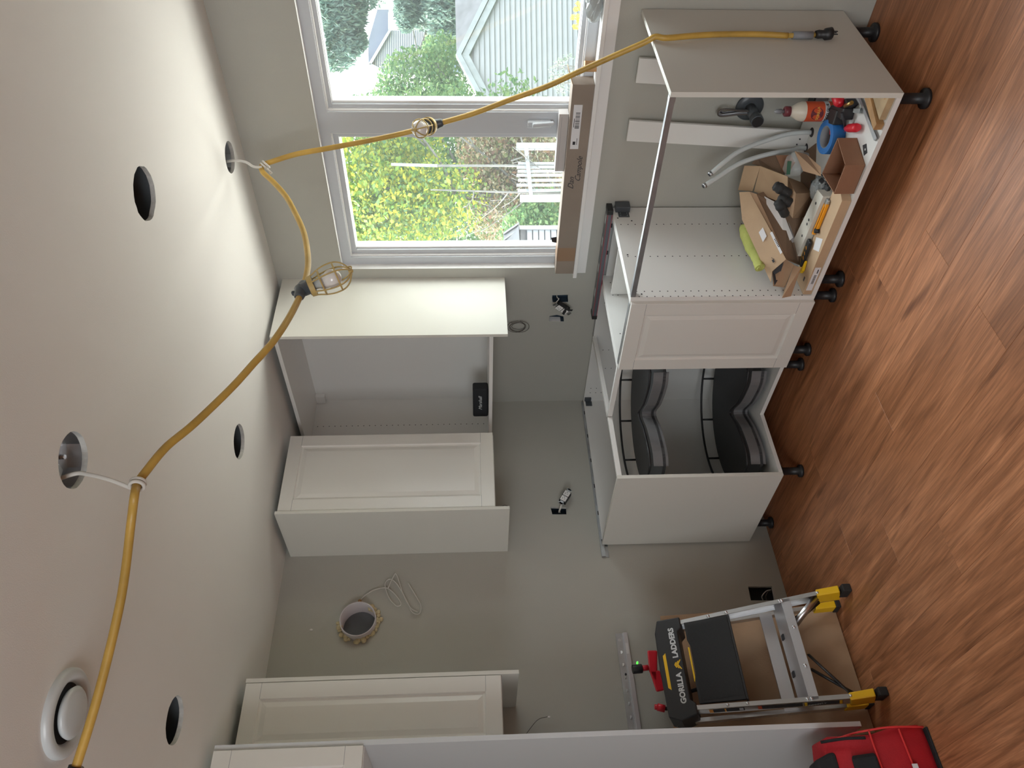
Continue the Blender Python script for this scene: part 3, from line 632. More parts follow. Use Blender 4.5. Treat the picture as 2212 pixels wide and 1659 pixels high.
# duct
du = thing('exhaust_duct', 'round white plastic exhaust duct stub foamed into the left wall', 'duct', (.03, d0.y, d0.z))
mb = MB(); n = 40; ri, ro, xa, xb = duct_r-.004, duct_r, -.3, .045
rr = [[mb.bm.verts.new((x, d0.y+r_*math.cos(2*math.pi*i/n), d0.z+r_*math.sin(2*math.pi*i/n))) for i in range(n)] for x, r_ in ((xa, ri), (xb, ri), (xb, ro), (-.06, ro))]
for k in range(3):
    for i in range(n): mb._f([rr[k][i], rr[k][(i+1) % n], rr[k+1][(i+1) % n], rr[k+1][i]], k != 1)
obj('pipe', mb, M_duct, du, solid=False)
obj('back_flap', MB().cyl((-.3, d0.y, d0.z), (-.297, d0.y, d0.z), ri, ri, 40), M_grey, du)
obj('gasket', MB().tube([(-.12, d0.y+(ri-.002)*math.cos(2*math.pi*i/32), d0.z+(ri-.002)*math.sin(2*math.pi*i/32)) for i in range(32)], .004, 6, True), M_ink, du)
fo = MB()
for i in range(70):
    a = random.uniform(-.15, math.pi*1.55)+math.pi*.55; r_ = duct_r+random.uniform(.001, .012)
    if -.3 < math.sin(a) and math.cos(a) > .75: continue
    fo.sphere((random.uniform(.002, .010), d0.y+r_*math.cos(a), d0.z+r_*math.sin(a)), random.uniform(.005, .011), 8, 6, (1, random.uniform(.8, 1.5), random.uniform(.8, 1.5)))
for (y_, z_) in ((817, 1322), (823, 1338), (805, 1313), (800, 1316)):
    q = P(y_, z_, 'x', .006); fo.sphere(q, .010, 8, 6, (1, 1.2, 1.1))
obj('foam_collar', fo, M_foam, du)
tag(obj('wall_anchor', MB().sphere(P(672, 1361, 'x', .002), .006, 8, 6, (.8, 1, 1.4)), M_trim), 'tiny white plug in the wall above the duct hole', 'plug')
# corner speaker
sp = thing('portable_speaker', 'small black portable speaker with script lettering on the open cabinet floor', 'speaker', (.38, -.30, CZ0+T))
sa, sb = P(1055, 840, 'z', CZ0+T), P(1055, 901, 'z', CZ0+T); dv = (sb-sa); ang = math.atan2(dv.y, dv.x)
Ms = Matrix.Translation(((sa+sb)/2)) @ Matrix.Rotation(ang, 4, 'Z'); wdt = dv.length/2
obj('body', MB().box(-wdt, wdt, -.062, -.001, .001, .082, Ms), M_speaker, sp, bev=.010, seg=4)
obj('feet', MB().box(-wdt+.02, wdt-.02, -.05, -.012, 0, .0015, Ms), M_rubber, sp)
fx = Ms.to_3x3() @ Vector((-1, 0, 0)); fo_ = Ms @ Vector((0, .0002, .042))
text('Marshall', 'logo', M_silver, sp, fo_, fx, (0, 0, 1), .026, .0008, .4)

# ================================================================== CEILING THINGS
for i, (x, y, r_) in enumerate(OB):
    jb = thing('junction_box', ('grey octagonal junction box in the ceiling near the window', 'grey octagonal junction box in the ceiling above the middle of the cord')[i], 'junction box', (x, y, H+.05))
    mb = MB(); nn = 8; rr = r_*1.1
    rs = [[mb.bm.verts.new((x+q*math.cos(2*math.pi*(k+.5)/nn), y+q*math.sin(2*math.pi*(k+.5)/nn), z)) for k in range(nn)] for z, q in ((H+.012, rr), (H+.05, rr))]
    for k in range(nn): mb._f([rs[0][k], rs[0][(k+1) % nn], rs[1][(k+1) % nn], rs[1][k]])
    mb._f(rs[1]); obj('box_shell', mb, M_steel, jb, solid=False)
    obj('cable_clamp', MB().box(x-.012, x+.016, y-.05, y-.02, H+.02, H+.045), M_steel, jb, bev=.003)
    for dx, dy in ((.03, .01), (-.028, .03), (.005, .045), (-.03, -.02)): obj('screw', MB().cyl((x+dx, y+dy, H+.04), (x+dx, y+dy, H+.05), .006, .006, 10), M_alu, jb)
    obj('knockout', MB().cyl((x-.01, y+.01, H+.0485), (x-.01, y+.01, H+.0495), .012, .012, 14), M_ink, jb)
vn = thing('ceiling_vent', 'round white ceiling air valve at the lower left corner of the photo', 'vent', (1.653, -2.289, H))
vx, vy = 1.640, -2.262
mb = MB(); prof = [(.098, 0), (.098, -.010), (.090, -.016), (.076, -.016), (.066, -.004), (.062, .02)]
n = 48; rs = [[mb.bm.verts.new((vx+r_*math.cos(2*math.pi*i/n), vy+r_*math.sin(2*math.pi*i/n), H+z_)) for i in range(n)] for r_, z_ in prof]
for k in range(len(prof)-1):
    for i in range(n): mb._f([rs[k][i], rs[k][(i+1) % n], rs[k+1][(i+1) % n], rs[k+1][i]], True)
obj('outer_ring', mb, M_vent, vn, solid=False)
obj('throat', MB().cyl((vx, vy, H-.003), (vx, vy, H-.0025), .066, .066, 40), M_dark, vn)
obj('centre_disc', MB().rings([(Vector((vx, vy, H-.004)), .03), (Vector((vx, vy, H-.012)), .054), (Vector((vx, vy, H-.020)), .058), (Vector((vx, vy, H-.026)), .052), (Vector((vx, vy, H-.028)), .044), (Vector((vx, vy, H-.028)), .001)], 44), M_vent, vn)

# ================================================================== STRING OF WORK LIGHTS
nA = (1.63, .21, 0); PA = (1.941, -1.841, 2.313); nB = (.046, .53, 0); PB = (1.731, -.211, 2.326)
A_ = lambda x, y: PL(x, y, PA, nA); B_ = lambda x, y: PL(x, y, PB, nB)
lamp = thing('string_work_light', 'thick yellow cord of caged work lamps slung from ceiling to cabinet', 'work light', (1.9, -1.2, 1.5))
path = [AT(140, 1720, 1.66), AT(165, 1655, 1.68), AT(215, 1490, 1.73), AT(262, 1290, 1.78), AT(283, 1130, 1.81), A_(290, 1075), A_(297, 1045), A_(318, 1015), A_(360, 965), A_(420, 915), A_(500, 838), A_(548, 785), A_(590, 738), A_(625, 685), A_(651, 632),
        A_(663, 590), A_(665, 555), A_(657, 505), A_(640, 465), A_(618, 425), A_(590, 393), A_(568, 372), A_(566, 358), B_(585, 350), B_(640, 333), B_(700, 322), B_(780, 307), B_(870, 288), B_(940, 269), B_(1020, 246), B_(1100, 216), B_(1180, 187), B_(1250, 155), B_(1330, 119), B_(1385, 95),
        Vector((2.268, -.257, .889)), Vector((2.2795, -.257, .868)), P(1440, 82, 'x', 2.2795), P(1500, 77, 'x', 2.2795), P(1560, 74, 'x', 2.2795), P(1640, 74, 'x', 2.2795), P(1702, 77, 'x', 2.2795)]
obj('cord', MB().tube(smoothpath(path, 6), .0102, 12), M_cord, lamp)
# taped joint and plug hanging on the cabinet side
tp = [P(1702, 77, 'x', 2.2795), P(1712, 76, 'x', 2.2795), P(1755, 76, 'x', 2.2795)]
obj('tape_sleeve', MB().tube(tp[1:], .013, 12), M_grey, lamp); obj('cord_end', MB().tube([tp[0], P(1768, 75, 'x', 2.2795)], .0085, 10), M_cord, lamp)
ps = [P(x, y, 'x', 2.284) for x, y in ((1762, 74), (1768, 74), (1780, 74), (1795, 72))]
plg = obj('plug', MB().rings([(ps[0], .012), (ps[1], .015), (ps[2], .013), (ps[2]+Vector((0, 0, -.004)), .020), (ps[3], .021), (ps[3]+Vector((0, 0, -.003)), .017)], 14), M_black, lamp)
for dy, dx in ((-.007, 0), (.007, 0), (0, .007)):
    obj('prong', MB().box(ps[3].x+dx-.001, ps[3].x+dx+.001, ps[3].y+dy-.003, ps[3].y+dy+.003, ps[3].z-.022, ps[3].z-.002), M_ink, plg)
bpz = AT(165, 1655, 1.68); obj('cord_connector', MB().tube([bpz, AT(140, 1720, 1.66)], .016, 12), M_black, lamp)
# lamp A: hangs down in its yellow cage
def cage(root, base, ax, side, length, rad, hook=True):
    """open guard: ring at base, six ribs to a tip, two hoops"""
    base = Vector(base); ax = Vector(ax).normalized(); e = (Vector(side)-ax*Vector(side).dot(ax)).normalized(); g = ax.cross(e)
    prof = [(0, .030), (.12, .033), (.3, .042), (.5, .047), (.72, .045), (.88, .032), (.97, .014), (1.0, .008)]
    mb = MB()
    for k in range(6):
        a = 2*math.pi*k/6+.3; d = e*math.cos(a)+g*math.sin(a)
        mb.tube(smoothpath([base+ax*t*length+d*q*rad/.047 for t, q in prof], 4), .0024, 6)
    for t, q in ((.28, .041), (.66, .0465)):
        mb.tube([base+ax*t*length+(e*math.cos(2*math.pi*i/28)+g*math.sin(2*math.pi*i/28))*q*rad/.047 for i in range(28)], .0024, 6, True)
    mb.rings([(base-ax*.004, .032), (base+ax*.012, .034)], 22, False)
    mb.rings([(base+ax*.012, .034), (base+ax*.013, .030), (base-ax*.004, .028)], 22, False)
    c = obj('lamp_cage', mb, M_cage, root, label='open yellow plastic guard')
    obj('cage_hook', MB().sphere(base+ax*length, .008, 10, 8).tube(smoothpath([base+ax*length, base+ax*(length+.006)+e*.012, base+ax*(length-.006)+e*.016], 5), .0024, 6), M_cage, c)
    return c
def lampset(cp, axis, side, cordd, length=.135, rad=.047, hooked=True):
    cp = Vector(cp); ax = Vector(axis).normalized(); cd_ = Vector(cordd).normalized()
    body = MB().rings([(cp-cd_*.042, .012), (cp-cd_*.034, .016), (cp-cd_*.016, .018), (cp, .023), (cp+cd_*.016, .018), (cp+cd_*.034, .015), (cp+cd_*.040, .012)], 14)
    body.rings([(cp, .022), (cp+ax*.022, .022), (cp+ax*.024, .027), (cp+ax*.042, .026)], 16)
    body.rings([(cp-ax*.018, .006), (cp-ax*.028, .009), (cp-ax*.032, .005)], 10)
    so = obj('lamp_socket', body, M_pipe, lamp, label='dark moulded rubber socket')
    b0 = cp+ax*.040
    obj('bulb_base', MB().rings([(b0, .013), (b0+ax*.014, .014), (b0+ax*.02, .019), (b0+ax*.034, .024)], 18), M_bulbbase, so)
    obj('bulb', MB().rings([(b0+ax*.032, .0235)]+[(b0+ax*(.062-math.cos(t)*.030), .030*math.sin(t)) for t in [math.pi*(.30+.70*i/14) for i in range(15)]], 26), M_bulb, so)
    return cage(lamp, cp+ax*.03, ax, side, length, rad)
cA = A_(651, 627); dA = AT(768, 577, (cA-CAM).dot(_f)+.02)-AT(668, 616, (cA-CAM).dot(_f))
lampset(cA, dA, _r, A_(660, 600)-A_(640, 655))
cB = B_(936, 270); depthB = (cB-CAM).dot(_f)
axB = (AT(906, 278, depthB-.085)-cB)
lampset(cB, axB, (0, 0, 1), B_(990, 256)-B_(880, 285), .105, .034)
# white cables tying the cord to the ceiling boxes
def tie(label, pts, loopc, cordd):
    t = thing('cable_tie_loop', label, 'cable', loopc)
    obj('cable', MB().tube(smoothpath(pts, 8), .0052, 8, flat=.55), M_wire, t)
    cd_ = Vector(cordd).normalized(); e = cd_.orthogonal().normalized(); g = cd_.cross(e)
    for s_ in (-.005, .005):
        obj('loop', MB().tube([Vector(loopc)+cd_*s_+(e*math.cos(a)+g*math.sin(a))*.0158 for a in [2*math.pi*i/20 for i in range(20)]], .0045, 8, True), M_wire, t)
    return t
l2 = A_(297, 1046); dd2 = (l2-CAM).dot(_f)
tie('white cable from the middle ceiling box looped once around the cord', [Vector((1.955, -1.84, H+.045)), AT(163, 1023, 1.83), AT(190, 1025, 1.83), AT(235, 1036, dd2), AT(285, 1055, dd2)], l2, A_(310, 1022)-A_(287, 1090))
l1 = (A_(568, 372)+B_(585, 350))/2; dd1 = (l1-CAM).dot(_f); l1 = AT(573, 357, dd1)
t1 = tie('white cable from the window-side ceiling box knotted around the cord bend', [Vector((1.74, -.20, H+.045)), AT(505, 347, dd1), AT(530, 350, dd1), AT(548, 360, dd1), AT(566, 361, dd1)], l1, AT(585, 352, dd1)-AT(567, 372, dd1))
for k in (0, 1): obj('cut_end', MB().tube(smoothpath([AT(576, 362+k*2, dd1-.012), AT(582, 368+k*2, dd1-.012), AT(588-k*3, 374+k*2, dd1-.012)], 4), .0022, 6), M_wire, t1)

# ================================================================== STEP LADDER
ld = thing('step_ladder', 'silver and black folding step ladder with yellow feet leaning by the panel', 'ladder', (.5, -1.735, 0))
nL = Vector((.72, 0, .26)).normalized(); upL = Vector((-.26, 0, .72)).normalized(); yL = Vector((0, 1, 0))
def LP(t, y, d=0): return Vector((.62, 0, .03)) + upL*t + Vector((0, y, 0)) + nL*d      # t along the rails, y world, d out of the ladder plane
def yo(side, t):  # outer edge of the rails, converging upward
    k = t/.70
    return (-1.515-.028*k) if side > 0 else (-1.957+.050*k)
def railmesh(side, t0, t1, d_out, depth, fl_=.017, th=.0025, off=0):
    s = -side
    mb = MB()
    def sec(t):
        y = yo(side, t)+off*s
        return [(y, d_out), (y+s*fl_, d_out), (y+s*fl_, d_out-th), (y+s*th, d_out-th), (y+s*th, d_out-depth+th), (y+s*fl_, d_out-depth+th), (y+s*fl_, d_out-depth), (y, d_out-depth)]
    mb.hexa([LP(t0, a, b_) for a, b_ in sec(t0)], [LP(t1, a, b_) for a, b_ in sec(t1)])
    return mb
for side in (1, -1):
    obj('front_rail', railmesh(side, .075, .70, .0, .062), M_alu, ld)
    s = -side
    for t in ((.10, .245, .255, .475, .55) if side > 0 else (.10, .24, .255, .475, .55)):
        y = yo(side, t)+s*.009; obj('rivet', MB().sphere(LP(t, y, .002), .0065, 10, 6), M_alu, ld)
    # foot boots
    mb = MB(); y = yo(side, .03); a0, a1 = (y-.003*s, y+.028*s)
    b0 = [LP(.015, a0, .008), LP(.015, a1, .008), LP(.015, a1, -.07), LP(.015, a0, -.07)]; t0_ = [LP(.105, a0, .005), LP(.105, a1-.002*s, .005), LP(.105, a1-.002*s, -.066), LP(.105, a0, -.066)]
    mb.hexa(b0, t0_); ft = obj('foot', mb, M_yellow, ld, bev=.004)
    mb = MB(); mb.box(.572, .634, min(a0, a1)-.001, max(a0, a1)+.001, .0, .036); obj('rubber_pad', mb, M_rubber, ft, bev=.004)
# rear rails
def RP(k, y, d=0): return Vector((.492, 0, .02)).lerp(Vector((.30, 0, .72)), k) + Vector((0, y, 0)) + Vector((d, 0, 0))
for side in (1, -1):
    s = -side; y0 = (-1.525 if side > 0 else -1.945); y1 = y0 - .012*side
    obj('rear_rail', MB().hexa([RP(.08, y0), RP(.08, y0+s*.016), RP(.08, y0+s*.016, -.03), RP(.08, y0, -.03)], [RP(1, y1), RP(1, y1+s*.016), RP(1, y1+s*.016, -.03), RP(1, y1, -.03)]), M_alu, ld)
    ft = obj('foot', MB().hexa([RP(0, y0-s*.003, .006), RP(0, y0+s*.026, .006), RP(0, y0+s*.026, -.04), RP(0, y0-s*.003, -.04)], [RP(.11, y0-s*.003, .006), RP(.11, y0+s*.024, .006), RP(.11, y0+s*.024, -.036), RP(.11, y0-s*.003, -.036)]), M_yellow, ld, bev=.003)
    obj('rubber_pad', MB().box(min(y0-s*.004, y0+s*.028)*0+.446, .502, min(y0-s*.004, y0+s*.028), max(y0-s*.004, y0+s*.028), 0, .02), M_rubber, ft, bev=.003)
obj('rear_brace', MB().hexa([RP(.36, -1.535, .002), RP(.36, -1.935, .002), RP(.36, -1.935, -.004), RP(.36, -1.535, -.004)], [RP(.43, -1.535, .002), RP(.43, -1.935, .002), RP(.43, -1.935, -.004), RP(.43, -1.535, -.004)]), M_aluB, ld)
# lower step: front flange and tread
yr, yl_ = yo(1, .25)-.003, yo(-1, .25)+.003
obj('step', MB().hexa([LP(.212, yr, .0), LP(.212, yl_, .0), LP(.212, yl_, -.004), LP(.212, yr, -.004)], [LP(.248, yr, .0), LP(.248, yl_, .0), LP(.248, yl_, -.004), LP(.248, yr, -.004)])
    .add(MB().hexa([LP(.248, yr, .0), LP(.248, yl_, .0), LP(.244, yl_, -.0), LP(.244, yr, -.0)], [LP(.285, yr, -.075), LP(.285, yl_, -.075), LP(.281, yl_, -.075), LP(.281, yr, -.075)])), M_aluB, ld, bev=.001)
for q in (.3, .68): obj('rivet', MB().sphere(LP(.228, yr+(yl_-yr)*q, .002), .0065, 10, 6), M_alu, ld)
for q in (.33, .70): obj('step_bumper', MB().box(-.012, .012, -.012, .012, 0, .02, Matrix.Translation(LP(.262, yr+(yl_-yr)*q, -.062))), M_black, ld, bev=.004)
# folded platform
pa, pb = -1.556, -1.888
poly = [LP(.475, pa, .004), LP(.475, pb-.01, .004), LP(.655, pb, .002), LP(.655, -1.80, .002), LP(.645, -1.76, .002), LP(.645, -1.66, .002), LP(.655, -1.63, .002), LP(.655, pa, .002)]
pf = obj('platform', MB().prism(poly, -nL, .016), M_tread, ld, bev=.002)
rb = MB()
for i in range(34):
    q = .48+i*.005; rb.hexa([LP(q, pa-.01, .0035), LP(q, pb+.008, .0035), LP(q, pb+.008, .0052), LP(q, pa-.01, .0052)], [LP(q+.002, pa-.01, .0035), LP(q+.002, pb+.008, .0035), LP(q+.002, pb+.008, .0052), LP(q+.002, pa-.01, .0052)])
obj('tread_ribs', rb, M_tread, pf)
obj('platform_lip', MB().hexa([LP(.466, pa, .004), LP(.466, pb-.01, .004), LP(.466, pb-.01, -.035), LP(.466, pa, -.035)], [LP(.475, pa, .004), LP(.475, pb-.01, .004), LP(.475, pb-.01, -.035), LP(.475, pa, -.035)]), M_black, ld, bev=.002)
obj('release_bar', MB().hexa([LP(.652, -1.66, -.004), LP(.652, -1.80, -.004), LP(.652, -1.80, -.012), LP(.652, -1.66, -.012)], [LP(.658, -1.66, -.004), LP(.658, -1.80, -.004), LP(.658, -1.80, -.012), LP(.658, -1.66, -.012)]), M_yellow, ld)
# diagonal braces
for a, b_ in (((.215, -1.63, -.02), (.10, -1.53, -.02)), ((.20, -1.75, -.05), (.09, -1.935, -.02))):
    p, q = LP(*a), LP(*b_); obj('brace', MB().tube([p, q], .016, 4, flat=.35), M_black if a[1] < -1.7 else M_alu, ld)
p, q = LP(.205, -1.80, -.07), LP(.06, -1.945, -.03); obj('brace', MB().tube([p, q], .017, 4, flat=.35), M_black, ld)
p, q = LP(.23, -1.62, -.04), LP(.10, -1.54, -.05); obj('brace', MB().tube([p, q], .014, 4, flat=.35), M_black, ld)
# top cap
yc0, yc1 = -1.532, -1.946
t0, t1_, t2_ = .668, .735, .782
mb = MB()
def capring(d_): return [LP(t0, yc0+0, d_), LP(t0, yc0-.045, d_), LP(t0+.018, yc0-.06, d_), LP(t0+.018, yc1+.075, d_), LP(t0, yc1+.06, d_), LP(t0, yc1+.018, d_), LP(t1_, yc1, d_), LP(t2_, yc1+.02, d_), LP(t2_+.004, -1.74, d_), LP(t2_, yc0-.055, d_), LP(t1_+.03, yc0, d_)]
mb.hexa(capring(.012), capring(-.115)); cap = obj('top_cap', mb, M_black, ld, bev=.005, seg=3)
obj('handle_insert', MB().hexa([LP(.752, -1.675, .0122), LP(.752, -1.825, .0122), LP(.764, -1.815, .0122), LP(.764, -1.685, .0122)], [LP(.752, -1.675, .0135), LP(.752, -1.825, .0135), LP(.764, -1.815, .0135), LP(.764, -1.685, .0135)]), M_yellow, cap)
text('GORILLA', 'lettering', M_silver, cap, LP(.7125, -1.822, .0124), (0, 1, 0), upL, .030, .0003, 0, 'CENTER', .0012)
text('LADDERS', 'lettering', M_silver, cap, LP(.7125, -1.637, .0124), (0, 1, 0), upL, .030, .0003, 0, 'CENTER', .0012)
lg = MB()
for k in range(3): lg.hexa([LP(.695+k*.009, -1.748+.004*k, .0122), LP(.700+k*.009, -1.748+.004*k, .0122), LP(.712+k*.006, -1.728, .0122), LP(.707+k*.006, -1.728, .0122)], [LP(.695+k*.009, -1.748+.004*k, .013), LP(.700+k*.009, -1.748+.004*k, .013), LP(.712+k*.006, -1.728, .013), LP(.707+k*.006, -1.728, .013)])
for k in range(3): lg.hexa([LP(.695+k*.009, -1.710-.004*k, .0122), LP(.700+k*.009, -1.710-.004*k, .0122), LP(.712+k*.006, -1.728, .0122), LP(.707+k*.006, -1.728, .0122)], [LP(.695+k*.009, -1.710-.004*k, .013), LP(.700+k*.009, -1.710-.004*k, .013), LP(.712+k*.006, -1.728, .013), LP(.707+k*.006, -1.728, .013)])
obj('emblem', lg, M_yellow, cap)
for k, (a, b_) in enumerate(((.700, -.03), (.715, -.03), (.700, -.055), (.715, -.055))): obj('rivet', MB().sphere(LP(a, yo(-1, .7)-.0, b_)+Vector((0, -.022, 0)), .004, 8, 6), M_alu, cap)
# stickers on the outside of the left rail
def sticker(t0, t1, m, d0_=-.012, d1_=-.05, e=.0006):
    ya, yb = yo(-1, t0)-e, yo(-1, t1)-e
    mb = MB(); mb.hexa([LP(t0, ya, d0_), LP(t1, yb, d0_), LP(t1, yb, d1_), LP(t0, ya, d1_)], [LP(t0, ya+.0004, d0_), LP(t1, yb+.0004, d0_), LP(t1, yb+.0004, d1_), LP(t0, ya+.0004, d1_)])
    return obj('warning_sticker', mb, m, ld)
sticker(.13, .27, M_ink); sticker(.132, .142, M_yellow, e=.0009); sticker(.258, .268, M_yellow, e=.0009)
sticker(.275, .43, M_ink); sticker(.425, .44, M_label_o, e=.0009); sticker(.49, .62, M_ink); sticker(.61, .625, M_orange, e=.0009); sticker(.56, .566, M_orange, e=.0009); sticker(.495, .51, M_paper, -.018, -.042, .0009)
text('GORILLA LADDERS', 'lettering', M_silver, ld, LP(.2, yo(-1, .2)-.0012, -.031), upL, -nL, .013, .0003)
# cardboard sheet behind the ladder
cs = thing('cardboard_sheet', 'big flat brown cardboard sheet leaning on the wall behind the ladder', 'cardboard', (.35, -1.75, 0))
Bt = [Vector((.437, -1.513, .001)), Vector((.43, -2.03, .001))]
Tp = [Vector((.08, -1.385, .66)), Vector((.10, -2.03, .70))]
obj('sheet', MB().sheet([Bt[0], Bt[1], Tp[1], Tp[0]], -.007), M_card, cs)
# red/green laser level clamp and red tool behind the ladder cap
tl = thing('laser_level', 'red tool with black head clamped above the ladder top near the rail', 'tool', (.2, -1.62, .7))
pe = lambda x, y, d=.2: P(x, y, 'x', d)
obj('stem', MB().cyl(pe(1385, 1444), pe(1400, 1442), .012, .012, 12), M_red, tl)
obj('head', MB().cyl(pe(1366, 1446), pe(1387, 1444), .019, .019, 14), M_black, tl, bev=.002)
obj('button', MB().box(-.008, .008, -.004, .004, 0, .006, Matrix.Translation(pe(1378, 1432))), M_green, tl)
obj('body', MB().hexa([pe(1398, 1405), pe(1402, 1450), pe(1420, 1480), pe(1420, 1405)], [pe(1398, 1405, .14), pe(1402, 1450, .14), pe(1420, 1480, .14), pe(1420, 1405, .14)]), M_red, tl, bev=.006)
obj('body_lower', MB().hexa([pe(1402, 1448), pe(1425, 1448), pe(1440, 1490), pe(1418, 1495)], [pe(1402, 1448, .13), pe(1425, 1448, .13), pe(1440, 1490, .13), pe(1418, 1495, .13)]), M_red, tl, bev=.006)
obj('grip', MB().hexa([pe(1440, 1480), pe(1470, 1490), pe(1470, 1510), pe(1440, 1505)], [pe(1440, 1480, .13), pe(1470, 1490, .13), pe(1470, 1510, .13), pe(1440, 1505, .13)]), M_red, tl, bev=.004)
obj('support_leg', MB().tube([pe(1470, 1500), Vector((.17, -1.73, .48)), Vector((.20, -1.73, .47))], .008, 8), M_black, tl)
tb = thing('red_tool', 'small red knob showing past the left shoulder of the ladder cap', 'tool', (.2, -1.8, .7))
obj('knob', MB().cyl(pe(1414, 1527), pe(1424, 1528), .012, .012, 6).cyl(pe(1420, 1527), pe(1436, 1531), .016, .016, 8), M_red, tb)
obj('shaft', MB().tube([pe(1430, 1530), pe(1500, 1535), Vector((.19, -1.84, .50))], .008, 8), M_black, tb)
bc_ = thing('power_cable', 'black cable draped across the cardboard behind the ladder', 'cable', (.3, -1.75, .3))
def CS(x, y):    # on the cardboard sheet, 8 mm in front of it
    nn = (Bt[1]-Bt[0]).cross(Tp[0]-Bt[0]).normalized(); nn = nn if nn.x > 0 else -nn
    return PL(x, y, Bt[0]+nn*.010, nn)
obj('strand', MB().tube(smoothpath([CS(1455, 1468), CS(1480, 1464), CS(1510, 1464), CS(1560, 1452), CS(1600, 1444), CS(1635, 1440), CS(1665, 1440), CS(1690, 1427)], 8), .0035, 6), M_ink, bc_)
obj('strand', MB().tube(smoothpath([CS(1600, 1575), CS(1635, 1562), CS(1665, 1552), CS(1690, 1553), CS(1712, 1543)], 8), .0035, 6), M_ink, bc_)
# ================================================================== RED TOOL BAG
tbg = thing('tool_bag', 'red canvas tool bag with black ends on the floor at the bottom edge', 'bag', (.72, -2.33, 0))
gx0, gx1, gy1, gy0 = .52, .80, -2.125, -2.62
g = lambda x, y, v=None: P(x, y, 'x', .76)
secs = []   # profile across x at several y : (y, zmax, inset)
mb = MB(); bm = mb.bm
prof = [(.47, 0), (.78, 0), (.80, .03), (.795, .12), (.775, .20), (.745, .265), (.69, .325), (.60, .34), (.50, .30), (.455, .18), (.45, .05)]
ys = [(-2.125, .86, .55), (-2.118, .93, .85), (-2.125, .97, 1), (-2.18, 1.0, 1.02), (-2.4, 1.03, 1.03), (-2.7, 1, 1)]
rs = []
for y_, sz, sx in ys:
    rs.append([bm.verts.new((.625+(x-.625)*(1-(1-sz)*.6), y_ + (.012*math.sin(z*22) if y_ > -2.2 else 0), z*sz)) for x, z in prof])
for k in range(len(rs)-1):
    for i in range(len(prof)): mb._f([rs[k][i], rs[k][(i+1) % len(prof)], rs[k+1][(i+1) % len(prof)], rs[k+1][i]], True)
mb._f(rs[0][::-1]); mb._f(rs[-1])
obj('bag_body', mb, M_bagred, tbg, bev=.006, seg=3)
def GX(pts, off=.004): return [Vector((x+off, y, z)) for x, y, z in pts]
obj('piping', MB().tube(smoothpath([(.795, -2.120, .01), (.80, -2.118, .12), (.783, -2.120, .19), (.752, -2.123, .25), (.70, -2.13, .305)], 6), .0035, 8), M_bagseam, tbg)
obj('piping', MB().tube(smoothpath([(.782, -2.122, .195), (.785, -2.2, .195), (.788, -2.35, .19), (.788, -2.6, .19)], 6), .0035, 8), M_bagseam, tbg)
obj('piping', MB().tube(smoothpath([(.801, -2.125, .10), (.803, -2.25, .095), (.805, -2.4, .09), (.805, -2.6, .085)], 6), .0035, 8), M_bagseam, tbg)
obj('zip', MB().tube(smoothpath([(.70, -2.13, .335), (.76, -2.138, .275), (.785, -2.145, .215)], 6), .005, 8), M_bagblk, tbg)
obj('end_pocket', MB().hexa([(.60, -2.16, .315), (.72, -2.16, .30), (.72, -2.5, .30), (.60, -2.5, .315)], [(.61, -2.19, .375), (.68, -2.18, .37), (.68, -2.5, .38), (.61, -2.5, .385)]), M_bagblk, tbg, bev=.015, seg=3)
obj('side_patch', MB().hexa([(.785, -2.19, .20), (.755, -2.19, .27), (.755, -2.6, .27), (.785, -2.6, .20)], [(.80, -2.205, .205), (.768, -2.205, .278), (.768, -2.6, .278), (.80, -2.6, .205)]), M_bagblk, tbg, bev=.006)
obj('bottom_strip', MB().box(.47, .806, -2.6, -2.122, 0, .008), M_bagblk, tbg, bev=.003)
q = P(1980, 1655, 'x', .812); obj('white_tag', MB().box(.808, .811, q.y-.03, q.y+.008, q.z-.006, q.z+.012), M_paper, tbg)

# ================================================================== THINGS IN THE SINK CABINET
FZ = BZ0+T
# two long white boards leaning on the wall at the back
def board(label, xa, xb, xa2, xb2):
    t = thing('white_board', label, 'board', ((xa+xb)/2, -.06, FZ), 'long white boards leaning at the cabinet back')
    obj('plank_body', MB().hexa([(xa2, -.105, FZ), (xb2, -.105, FZ), (xb2, -.117, FZ), (xa2, -.117, FZ)], [(xa, -.022, .862), (xb, -.022, .862), (xb, -.034, .862), (xa, -.034, .862)]), M_white, t, bev=.0006)
    obj('screw_holes', pins([(xa+.03, -.0365, .82), (xa+.055, -.0365, .82)], (0, -1, 0), .003, .0015).add(pins([(xa2+.03, -.114, .17), (xa2+.055, -.1145, .165)], (0, -1, 0), .003, .0035)), M_ink, t)
    return t
b1 = board('long white board leaning on the wall left of the drain pipe', 1.737, 1.830, 1.742, 1.832)
b2_ = board('long white board leaning at the right end behind the drain pipe', 1.993, 2.092, 1.995, 2.094)
br = MB()
for i in range(14): br.box(1.80-.0, 1.812, -.0625, -.059, .585-i*.004, .587-i*.004)
obj('barcode_sticker', MB().sheet([P(1520, 270, 'y', -.062), P(1520, 283, 'y', -.062), P(1588, 285, 'y', -.075), P(1588, 272, 'y', -.075)], .0004), M_paper, b1)
bl = MB()
for i in range(12):
    x_ = 1545+i*1.7; bl.sheet([P(x_, 276, 'y', -.068), P(x_, 283, 'y', -.068), P(x_+1, 283, 'y', -.0685), P(x_+1, 276, 'y', -.0685)], .0004)
bl.sheet([P(1527, 275, 'y', -.0655), P(1527, 281, 'y', -.0655), P(1534, 282, 'y', -.0665), P(1534, 276, 'y', -.0665)], .0004)
obj('barcode', bl, M_ink, b1)
